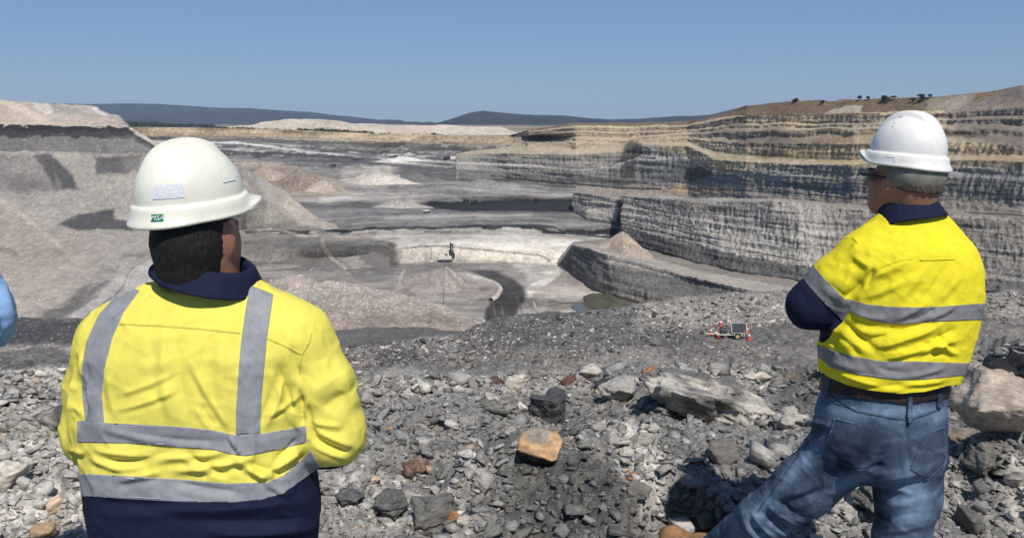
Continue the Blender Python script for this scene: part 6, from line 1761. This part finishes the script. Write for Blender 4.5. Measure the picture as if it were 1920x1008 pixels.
# ------------------------------------------------------------------ a third person, only an elbow inside the frame
def build_person_c():
    Y0 = 1.55
    xc = float(P(-300, 700, Y0)[0]); zg = ground_at(xc, Y0).z
    root = empty("person", (xc, Y0, zg), category="person", label="person in a light blue shirt, only an elbow showing at the left edge")
    zs = lambda v: float(P(0, v, Y0)[2])
    tab = [(zs(1010), xc - .20, xc + .20, Y0, .13), (zs(800), xc - .20, xc + .20, Y0, .13), (zs(560), xc - .21, xc + .21, Y0, .125), (zs(450), xc - .18, xc + .18, Y0, .11), (zs(410), xc - .11, xc + .11, Y0, .085), (zs(395), xc - .075, xc + .075, Y0, .07)]
    shR, elR, wrR = P(-130, 450, Y0), P(-45, 598, Y0 - .02), P(-210, 640, Y0 + .22)
    shL, elL, wrL = A([xc - .19, Y0, zs(450)]), A([xc - .26, Y0, zs(640)]), A([xc - .06, Y0 + .24, zs(620)])
    def sl_(F, i=0.0):
        arm_on(F, shR, elR, wrR, (.078, .060, .044), .03, i); arm_on(F, shL, elL, wrL, (.078, .060, .044), .03, i)
        F.cone((xc + .07, Y0 + .005, zs(432)), shR, .058 - i, .074 - i, .04); F.cone((xc - .07, Y0 + .005, zs(432)), shL, .058 - i, .074 - i, .04)
    F = Field((xc - .4, Y0 - .22, tab[0][0] - .02), (-.85 + .02, Y0 + .36, zs(380)), .008)
    F.torso(tab, 2.4, .02); sl_(F)
    V, T = F.mesh(2)
    V = cloth(V, T, [(0, 520, 20, 600, 10, .006), (-10, 545, 12, 640, 8, -.006), (10, 620, 28, 590, 6, .005), (-20, 600, 10, 650, 9, .005)], amp=.006, sc=11, seed=43, sub=1.6)
    part("shirt", (V, T), M_BLUE, root)
    hc = A([xc, Y0 + .02, zs(395) + .20]); HM = frame(.2, .0)
    make_helmet(root, hc, HM, 'B', M_HELM_B, .97)
    hair_cap(root, hc, HM, M_HAIR, -.11, -.05, 25, .0)
    hz = tab[0][0]
    def lg(F, i):
        F.torso([(hz - .14, xc - .19, xc + .19, Y0, .135), (hz + .08, xc - .18, xc + .18, Y0, .125)], 2.3, .02, i)
        for s in (-1, 1): F.chain([(xc + .10 * s, Y0, hz - .05), (xc + .11 * s, Y0 + .02, (hz + zg) / 2), (xc + .12 * s, Y0, zg + .08)], [.11 - i, .08 - i, .066 - i], .02)
    J = Field((xc - .34, Y0 - .22, zg + .03), (xc + .34, Y0 + .26, hz + .1), .01); lg(J, 0)
    VJ, TJ = J.mesh(2); part("trousers", (cloth(VJ, TJ, amp=.005, sc=7, seed=48), TJ), M_NAVY, root)
    for s in (-1, 1):
        Bt = Field((xc + .12 * s - .1, Y0 - .15, zg - .01), (xc + .12 * s + .12, Y0 + .28, zg + .2), .008)
        Bt.cone((xc + .12 * s, Y0 - .01, zg + .14), (xc + .12 * s, Y0 - .02, zg + .06), .06, .058); Bt.cone((xc + .12 * s, Y0 - .03, zg + .05), (xc + .13 * s, Y0 + .17, zg + .04), .056, .05)
        part("boot", Bt.mesh(1), M_BOOT, root)
    B = Field((xc - .42, Y0 - .24, zg + .02), (-.83, Y0 + .42, float(hc[2]) + .15), .011)
    head_prims(B, hc, HM); B.cone(hc + HM @ A([0, -.03, -.06]), A([xc, Y0, zs(430)]), .062, .07, .03)
    B.torso(tab, 2.4, .02, inset=.014); sl_(B, .014); lg(B, .016)
    hand_prims(B, wrR, A([-1, .2, .1]), A([0, -1, -.2])); hand_prims(B, wrL, A([1, .2, .1]), A([0, -1, -.2]), right=False)
    part("body", B.mesh(2), M_SKIN, root)
    collar(root, A([xc, Y0 + .01, zs(405)]), None, .078, .072, .045, M_BLUE, .1, .1, seed=44)
build_person_c()
# ------------------------------------------------------------------ machines, trailer, cones, poles, trees, pond
def boxes(*bs):
    """(cx,cy,cz, sx,sy,sz[, rz, bevel]) boxes joined into one part"""
    bm = bmesh.new()
    for b in bs:
        r_ = bmesh.ops.create_cube(bm, size=1.0)
        vs = r_['verts']
        M = Matrix.Translation(b[:3]) @ Matrix.Rotation(b[6] if len(b) > 6 else 0, 4, 'Z') @ Matrix.Rotation(b[7] if len(b) > 7 else 0, 4, 'X') @ Matrix.Diagonal((*b[3:6], 1))
        bmesh.ops.transform(bm, matrix=M, verts=vs)
    bmesh.ops.bevel(bm, geom=list(bm.edges), offset=min(min(b[3:6]) for b in bs) * .12, segments=1, affect='EDGES')
    me = bpy.data.meshes.new("part"); bm.to_mesh(me); bm.free(); return me
def cyl(a, b, ra, rb=None, n=14):
    a, b = Vector(a), Vector(b); rb = ra if rb is None else rb
    bm = bmesh.new()
    bmesh.ops.create_cone(bm, cap_ends=True, segments=n, radius1=ra, radius2=max(rb, 1e-4), depth=(b - a).length)
    bmesh.ops.transform(bm, matrix=Matrix.Translation((a + b) / 2) @ (b - a).to_track_quat('Z', 'Y').to_matrix().to_4x4(), verts=bm.verts)
    me = bpy.data.meshes.new("part"); bm.to_mesh(me); bm.free()
    return me
def local(name, me, mat, parent):
    o = bpy.data.objects.new(name, me); me.name = name; COL.objects.link(o); o.parent = parent
    if len(me.materials) == 0: me.materials.append(mat)
    return o
def paint(name, col, rough=.5, dirt=(.7, 1.15), sc=3.0):
    m = new_mat(name, rough, .4); mottle(m, col, sc, *dirt); return m
M_WPAINT = paint("white_machine_paint", (.62, .60, .54)); M_DKSTEEL = paint("dark_steel", (.05, .05, .048)); M_TYRE = paint("dusty_tyre", (.045, .043, .04), .9)
M_RED = paint("red_plastic", (.55, .06, .04)); M_CONEW = paint("white_band", (.7, .7, .7)); M_GALV = paint("galvanised_steel", (.36, .37, .38), .4); M_TRUCKY = paint("dusty_yellow_paint", (.30, .22, .10)); M_TRUCKR = paint("dusty_red_paint", (.20, .075, .06)); M_TRUCKD = paint("dark_machine_paint", (.07, .068, .065))
M_PANEL = new_mat("solar_cells", .55, .15, (.022, .026, .034)); M_YRIM = paint("yellow_wheel_rim", (.55, .42, .16))
# solar trailer with mast on the bench --------------------------------------------------
hp = hit_bench(1374, 633)
tr = empty("solar_trailer", hp, label="small solar panel trailer with a thin mast parked on the bench", category="trailer")
tr.rotation_euler = (0, 0, -.06); tr.scale = (.7, .7, .7)
k = 1.0
local("chassis", boxes((-.9, 0, .62, 3.4, .16, .14), (-.9, -.75, .62, 3.0, .1, .12), (-.9, .75, .62, 3.0, .1, .12), (.4, 0, .64, .2, 1.6, .12), (-2.2, 0, .62, .2, 1.5, .12)), M_WPAINT, tr)
local("drawbar", boxes((-3.0, 0, .56, 1.5, .12, .12)), M_WPAINT, tr)
local("deck_box", boxes((-1.35, 0, .98, .9, 1.3, .55)), M_DKSTEEL, tr)
fr = local("panel_frame", boxes((0, -.45, 1.0, .08, .08, .9), (1.35, -.45, 1.0, .08, .08, .9), (.68, .3, 1.0, 1.4, .08, .9), (1.35, -.85, .9, .10, .10, .7)), M_WPAINT, tr)
bmp = bmesh.new()
for ix in range(8):
    for iz in range(2):
        r_ = bmesh.ops.create_cube(bmp, size=1.0)
        bmesh.ops.transform(bmp, matrix=Matrix.Translation((.68, -.55, 1.55)) @ Matrix.Rotation(math.radians(-38), 4, 'X') @ Matrix.Translation((-.86 + ix * .245, 0, -.36 + iz * .72)) @ Matrix.Diagonal((.225, .03, .68, 1)), verts=r_['verts'])
mp = bpy.data.meshes.new("solar_panel"); bmp.to_mesh(mp); bmp.free()
local("solar_panel", mp, M_PANEL, tr)["kind"] = "stuff"
local("panel_rim", boxes((.68, -.505, 1.515, 2.08, .03, 1.52, 0, math.radians(-38))), M_GALV, tr)
for s in (-1, 1):
    w = local("wheel", cyl((.45, .80 * s - .13 * s, .42), (.45, .80 * s + .13 * s, .42), .42, n=22), M_TYRE, tr)
    local("rim", cyl((.45, .80 * s - .14 * s, .42), (.45, .80 * s + .145 * s, .42), .24, n=18), M_YRIM, w)
    local("mudguard", boxes((.45, .80 * s, .93, 1.1, .34, .06), (-.02, .80 * s, .76, .10, .34, .30), (.95, .80 * s, .72, .10, .34, .40)), M_WPAINT, tr)
local("mast", cyl((-.35, -.1, .9), (-.30, -.1, 5.2), .035, .02), M_GALV, tr)
local("jack", cyl((-3.3, 0, 0), (-3.3, 0, .6), .05), M_GALV, tr)
def cone_at(u, v, label, s=1.0):
    s *= .75
    h = hit_bench(u, v)
    c = empty("traffic_cone", h, label=label, category="traffic cone", group="red cones round the trailer")
    bs = local("base", boxes((0, 0, .03, .5 * s, .5 * s, .06)), M_RED, c)
    local("body", cyl((0, 0, .05), (0, 0, .95 * s), .19 * s, .04 * s), M_RED, c)
    local("reflective_band", cyl((0, 0, .42 * s), (0, 0, .62 * s), .138 * s, .098 * s), M_CONEW, c)
cone_at(1351, 611, "red cone behind the trailer's drawbar, highest of the cones", 1.2); cone_at(1333, 627, "red cone at the left end of the trailer's drawbar", 1.2); cone_at(1348, 633, "red cone in front of the trailer's drawbar", 1.1)
cone_at(1401, 624, "red cone just right of the trailer's panel, farther one", 1.1); cone_at(1404, 637, "red cone nearest the camera, right of the trailer's wheel", 1.3)

# big excavator at the pale face ---------------------------------------------------------------
fb = land_bvh("pit_floor")
def hit_floor(u, v): return fb.ray_cast(Vector((0, 0, 0)), ray_dir(u, v), 4000)[0]
allb = {n: land_bvh(n) for n in ("left_dump", "spoil_mound", "highwall")}
def hit_any(u, v, names):
    best = None
    for n in names:
        h = (allb.get(n) or fb).ray_cast(Vector((0, 0, 0)), ray_dir(u, v), 4000)
        if h[0] is not None and (best is None or h[3] < best[1]): best = (h[0], h[3])
    return best[0] if best else None
h = hit_floor(837, 491)
ex = empty("excavator", (h.x, h.y, h.z - .2), label="white mining excavator with raised dark boom below the pale face", category="excavator")
ex.rotation_euler = (0, 0, .15); ex.scale = (1.15, 1.15, 1.15)
for s in (-1, 1):
    local("track", boxes((0, 2.6 * s, .9, 7.2, 1.3, 1.7), (0, 2.6 * s, 1.0, 6.2, 1.4, 1.0)), M_DKSTEEL, ex)
local("undercarriage", boxes((0, 0, 1.3, 4.0, 4.4, .9)), M_DKSTEEL, ex)
hs = local("house", boxes((-.6, 0, 3.3, 8.4, 5.6, 2.2), (-2.6, 0, 4.8, 3.8, 5.2, 1.0)), M_WPAINT, ex)
local("counterweight", boxes((-5.2, 0, 3.2, 1.2, 5.2, 2.4)), M_WPAINT, ex)
cb = local("cab", boxes((-.2, -2.0, 5.6, 2.2, 2.0, 2.4)), M_WPAINT, ex)
local("window", boxes((-.2, -2.98, 6.0, 1.6, .12, 1.1)), M_BLACK, cb)
local("boom", boxes((3.1, .4, 8.4, 1.2, 1.1, 10.4, 0, 0)), M_DKSTEEL, ex)
local("stick", boxes((3.9, .4, 12.2, 1.9, .9, 1.0), (4.6, .4, 9.4, .8, .8, 6.0)), M_DKSTEEL, ex)
local("bucket", boxes((4.9, .4, 5.4, 2.0, 2.8, 2.0), (5.5, .4, 4.4, .8, 2.6, 1.2)), M_DKSTEEL, ex)
local("engine_hood", boxes((3.6, 0, 3.2, 1.2, 4.6, 1.8)), M_TRUCKD, ex)
# lighting tower and power poles
h = hit_floor(809, 492)
lt = empty("lighting_mast", h, label="thin lighting mast on a white base left of the excavator", category="mast")
local("base", boxes((0, 0, 1.0, 2.4, 2.0, 1.6)), M_WPAINT, lt); local("pole", cyl((0, 0, 1.5), (0, 0, 11.0), .16, .12), M_DKSTEEL, lt); local("lamp_head", boxes((0, 0, 11.1, 1.2, .4, .5)), M_DKSTEEL, lt)
h = hit_any(832, 571, ("pit_floor", "spoil_mound"))
pp = empty("power_pole", h, label="lone dark pole standing on the spoil slope by the haul road", category="pole")
local("pole", cyl((0, 0, -.5), (0, 0, 7.4), .16, .12), M_DKSTEEL, pp); local("crossarm", boxes((0, 0, 6.8, 1.6, .14, .14)), M_DKSTEEL, pp)
# haul trucks and other far machines ---------------------------------------------------------------
def truck(u, v, label, m, rz, s=1.0, cat="truck", land="pit_floor", body=None):
    h = hit_any(u, v, (land,))
    if h is None: return
    t_ = empty("haul_truck", (h.x, h.y, h.z - .1), label=label, category=cat, group="far machines in the pit"); t_.rotation_euler = (0, 0, rz); t_.scale = (s * .75,) * 3
    local("chassis", boxes((0, 0, 2.0, 9.0, 3.0, .9)), M_TRUCKD, t_)
    bm = bmesh.new()
    vs = [bm.verts.new(p) for p in [(-5, -2.9, 3.0), (2.2, -2.9, 2.7), (2.2, 2.9, 2.7), (-5, 2.9, 3.0), (-5.6, -3.1, 4.6), (2.4, -3.1, 5.6), (2.4, 3.1, 5.6), (-5.6, 3.1, 4.6), (5.2, -3.0, 6.0), (5.2, 3.0, 6.0), (5.2, -3.0, 5.7), (5.2, 3.0, 5.7)]]
    for f in [(3, 2, 1, 0), (0, 1, 5, 4), (2, 3, 7, 6), (3, 0, 4, 7), (1, 2, 6, 5), (5, 6, 9, 8), (5, 8, 10, 1), (6, 2, 11, 9), (8, 9, 11, 10)]: bm.faces.new([vs[i] for i in f])
    me = bpy.data.meshes.new("tray"); bm.to_mesh(me); bm.free(); local("tray", me, body or m, t_)
    local("cab", boxes((3.2, -1.4, 4.2, 1.8, 1.9, 1.7)), m, t_); local("bonnet", boxes((4.2, .6, 3.4, 2.0, 3.0, 1.8)), m, t_)
    for x in (-3.0, 3.4):
        for s_ in (-1, 1): local("wheel", cyl((x, 2.9 * s_ - .7 * s_, 1.6), (x, 2.9 * s_ + .5 * s_, 1.6), 1.6, n=18), M_TYRE, t_)
truck(890, 381, "dark haul truck on the black coal floor, right one of a close pair", M_TRUCKD, .2); truck(874, 379, "dark haul truck on the black coal floor, left one of a close pair", M_TRUCKD, 2.9, .9); truck(1006, 377, "small red machine on the black coal floor near the wall", M_TRUCKR, 1.2, .9)
truck(800, 399, "white machine on the grey floor below the coal", M_WPAINT, .1, .8); truck(625, 313, "dark truck far off on the left benches", M_TRUCKD, .2, 1.0); truck(838, 299, "dark truck far off beneath the end of the tan benches", M_TRUCKD, .4, 1.3)

# pond ----------------------------------------------------------------------------------------
M_WATER = new_mat("murky_water", .08, .5); mottle(M_WATER, srgb(112, 110, 88, .55), .05, .9, 1.1); add_bump(M_WATER, .8, .06, .1)
pz = -108.5
outline = [(1072, 585), (1096, 575), (1094, 566), (1108, 560), (1140, 561), (1165, 566), (1186, 572), (1205, 580), (1215, 600), (1150, 610), (1090, 600)]
cx_ = np.array([P(u, v, float(Yz(v, pz))) for u, v in outline])
dense = []
for i in range(len(cx_)):
    a_, b_ = cx_[i], cx_[(i + 1) % len(cx_)]
    for t_ in np.linspace(0, 1, 6, endpoint=False): dense.append(a_ + (b_ - a_) * t_ + np.array([r.normal(0, .5), r.normal(0, .8), 0]))
dense = np.array(dense); dense[:, 2] = pz + 3.6
link("pond", mesh_np("pond", dense, [tuple(range(len(dense)))]), M_WATER, kind="structure", label="murky olive pond at the foot of the lowest wall")
# windrow along the haul road: a pale bank of its own
def bank(name, line, w, hgt, col, seed):
    pts = []
    for (u0, v0), (u1, v1) in zip(line[:-1], line[1:]):
        for t_ in np.linspace(0, 1, 7, endpoint=False):
            h = hit_any(u0 + (u1 - u0) * t_, v0 + (v1 - v0) * t_, ("pit_floor", "spoil_mound"))
            if h is not None: pts.append(np.array(h))
    pts = np.array(pts)
    for _ in range(2): pts[1:-1] = (pts[:-2] + pts[1:-1] * 2 + pts[2:]) / 4
    tg = np.gradient(pts, axis=0); tg[:, 2] = 0; tg /= np.linalg.norm(tg, axis=1, keepdims=True); sd = np.stack([-tg[:, 1], tg[:, 0], 0 * tg[:, 0]], 1)
    prof = [(-1, -.4), (-.6, .45), (-.2, .95), (.2, 1.0), (.6, .5), (1, -.4)]
    V = np.array([pts + sd * w * a_ + np.array([0, 0, hgt * b_]) for a_, b_ in prof]); V += .25 * fbm(V * .5, 3, seed)[..., None]
    me = mesh_np(name, V.reshape(-1, 3), grid_faces(len(prof), len(pts)))
    set_color(me, np.clip(col * (1 + .15 * fbm(V.reshape(-1, 3) * .6, 3, seed))[:, None], 0, .8)); return link(name, me, M_MID, kind="structure")
bank("earth_bank", [(876, 518), (905, 524), (930, 532), (939, 542), (932, 555), (918, 566)], 2.0, 1.8, C(206, 198, 186), 3)
bank("earth_bank", [(1000, 568), (1004, 580), (1012, 592)], 1.0, 1.2, C(196, 186, 174), 4)

# trees ---------------------------------------------------------------------------------------------
M_LEAF = new_mat("eucalypt_leaves", .7, .2); _at = nd(M_LEAF, "ShaderNodeVertexColor", layer_name="Col"); mottle(M_LEAF, _at.outputs[0], .8, .7, 1.3); M_BARK = paint("bark", (.10, .08, .06), .9)
def crown_mesh(name, centres, n_leaf, leaf, seed):
    q = np.random.default_rng(seed); V = []; F = []; Cc = []
    for c, rad in centres:
        d = q.normal(size=(n_leaf, 3)); d /= np.linalg.norm(d, axis=1, keepdims=True); d *= (q.random((n_leaf, 1)) ** .45) * np.array(rad)
        for p in d + np.array(c):
            a_ = q.normal(size=3); a_ /= np.linalg.norm(a_); b_ = np.cross(a_, q.normal(size=3)); b_ /= np.linalg.norm(b_); s = leaf * q.uniform(.6, 1.4)
            i = len(V); V += [p - a_ * s, p + b_ * s * .5, p + a_ * s, p - b_ * s * .5]; F.append((i, i + 1, i + 2, i + 3)); Cc += [np.array([.045, .058, .03]) * q.uniform(.5, 1.5)] * 4
    me = mesh_np(name, np.array(V), np.array(F), smooth=False); set_color(me, np.array(Cc)); return me
def tree(u, vbase, hpx, wpx, label, seed, land="highwall", Y=None):
    h = hit_any(u, vbase, (land,)) if Y is None else PV(u, vbase, Y)
    if h is None:
        for dv_ in range(1, 14):
            h = hit_any(u, vbase + dv_, (land,))
            if h is not None: break
    if h is None: return
    s = h.y / FPX; H_, W_ = hpx * s, wpx * s
    t_ = empty("tree", h, label=label, category="tree", group="trees on the right skyline")
    local("trunk", cyl((0, 0, -1.0), (0, 0, H_ * .6), W_ * .06 + .08, W_ * .03 + .04, 8), M_BARK, t_)
    q = np.random.default_rng(seed)
    cs = [((q.normal(0, .22) * W_, q.normal(0, .22) * W_, H_ * q.uniform(.35, .85)), (W_ * q.uniform(.22, .36),) * 2 + (H_ * q.uniform(.14, .24),)) for _ in range(7)]
    local("crown", crown_mesh("crown", cs, 170, max(.18, W_ * .05), seed), M_LEAF, t_)
tree(1612, 189, 12, 9, "upright dark tree, leftmost of the dark trees left of the white hard hat", 1); tree(1626, 189, 9, 9, "thin pale tree just right of the upright dark tree", 2); tree(1660, 192, 13, 20, "round dark bush on the skyline directly above the white hard hat's peak", 3)
tree(1730, 190, 13, 18, "wide dark tree on the skyline above the white hard hat", 4); tree(1711, 192, 9, 10, "small dark bush left of the wide dark tree above the hard hat", 5); tree(1490, 192, 8, 14, "faint low tree at the left end of the brown mound", 6); tree(1542, 194, 6, 8, "tiny dark bush on the face of the brown mound", 7)
# the far belt of trees reads as one mass
def belt(name, segs, Yb, leaf, seed, label):
    q = np.random.default_rng(seed); cs = []
    for (u0, v0, u1, v1, hp_, n_) in segs:
        for k_ in range(n_):
            t_ = q.random(); u = u0 + (u1 - u0) * t_; v = v0 + (v1 - v0) * t_; h_ = hp_ * q.uniform(.4, 1.1)
            p = P(u, v - h_ * .4, Yb + q.normal(0, 25)); s = Yb / FPX
            cs.append((p, (h_ * s * q.uniform(.6, 1.3), 6, h_ * s * .55)))
    o = link(name, crown_mesh(name, cs, 26, leaf, seed), M_LEAF, kind="stuff"); o["label"] = label; o["category"] = "trees"
belt("treeline", [(385, 241, 480, 243, 5, 60), (480, 243, 560, 246, 3, 30), (556, 246, 700, 252, 7, 130), (590, 247, 650, 249, 9, 40), (690, 252, 850, 256, 3.5, 40), (800, 254, 830, 255, 6, 8)], 1560, 1.4, 3, "dark belt of scrub along the far rim of the pit")
belt("forest", [(205, 238, 300, 240, 14, 150), (300, 238, 400, 240, 8, 120), (180, 238, 230, 240, 16, 60)], 3600, 4.5, 5, "dark bushland below the far hills on the left")

# haze -----------------------------------------------------------------------------------------------
hz = bpy.data.meshes.new("haze"); bm = bmesh.new(); bmesh.ops.create_cube(bm, size=1.0)
bmesh.ops.transform(bm, matrix=Matrix.Translation((0, 15000, 175)) @ Matrix.Diagonal((50000, 30400, 750, 1)), verts=bm.verts); bm.to_mesh(hz); bm.free()
M_HAZE = bpy.data.materials.new("haze"); M_HAZE.use_nodes = True; nt = M_HAZE.node_tree
nt.nodes.remove(nt.nodes["Principled BSDF"]); pv = nt.nodes.new("ShaderNodeVolumePrincipled"); pv.inputs["Color"].default_value = (.58, .74, 1.0, 1); pv.inputs["Density"].default_value = 3.4e-5; pv.inputs["Anisotropy"].default_value = 0.0
nt.links.new(pv.outputs[0], nt.nodes["Material Output"].inputs["Volume"])
link("haze", hz, M_HAZE, kind="stuff")
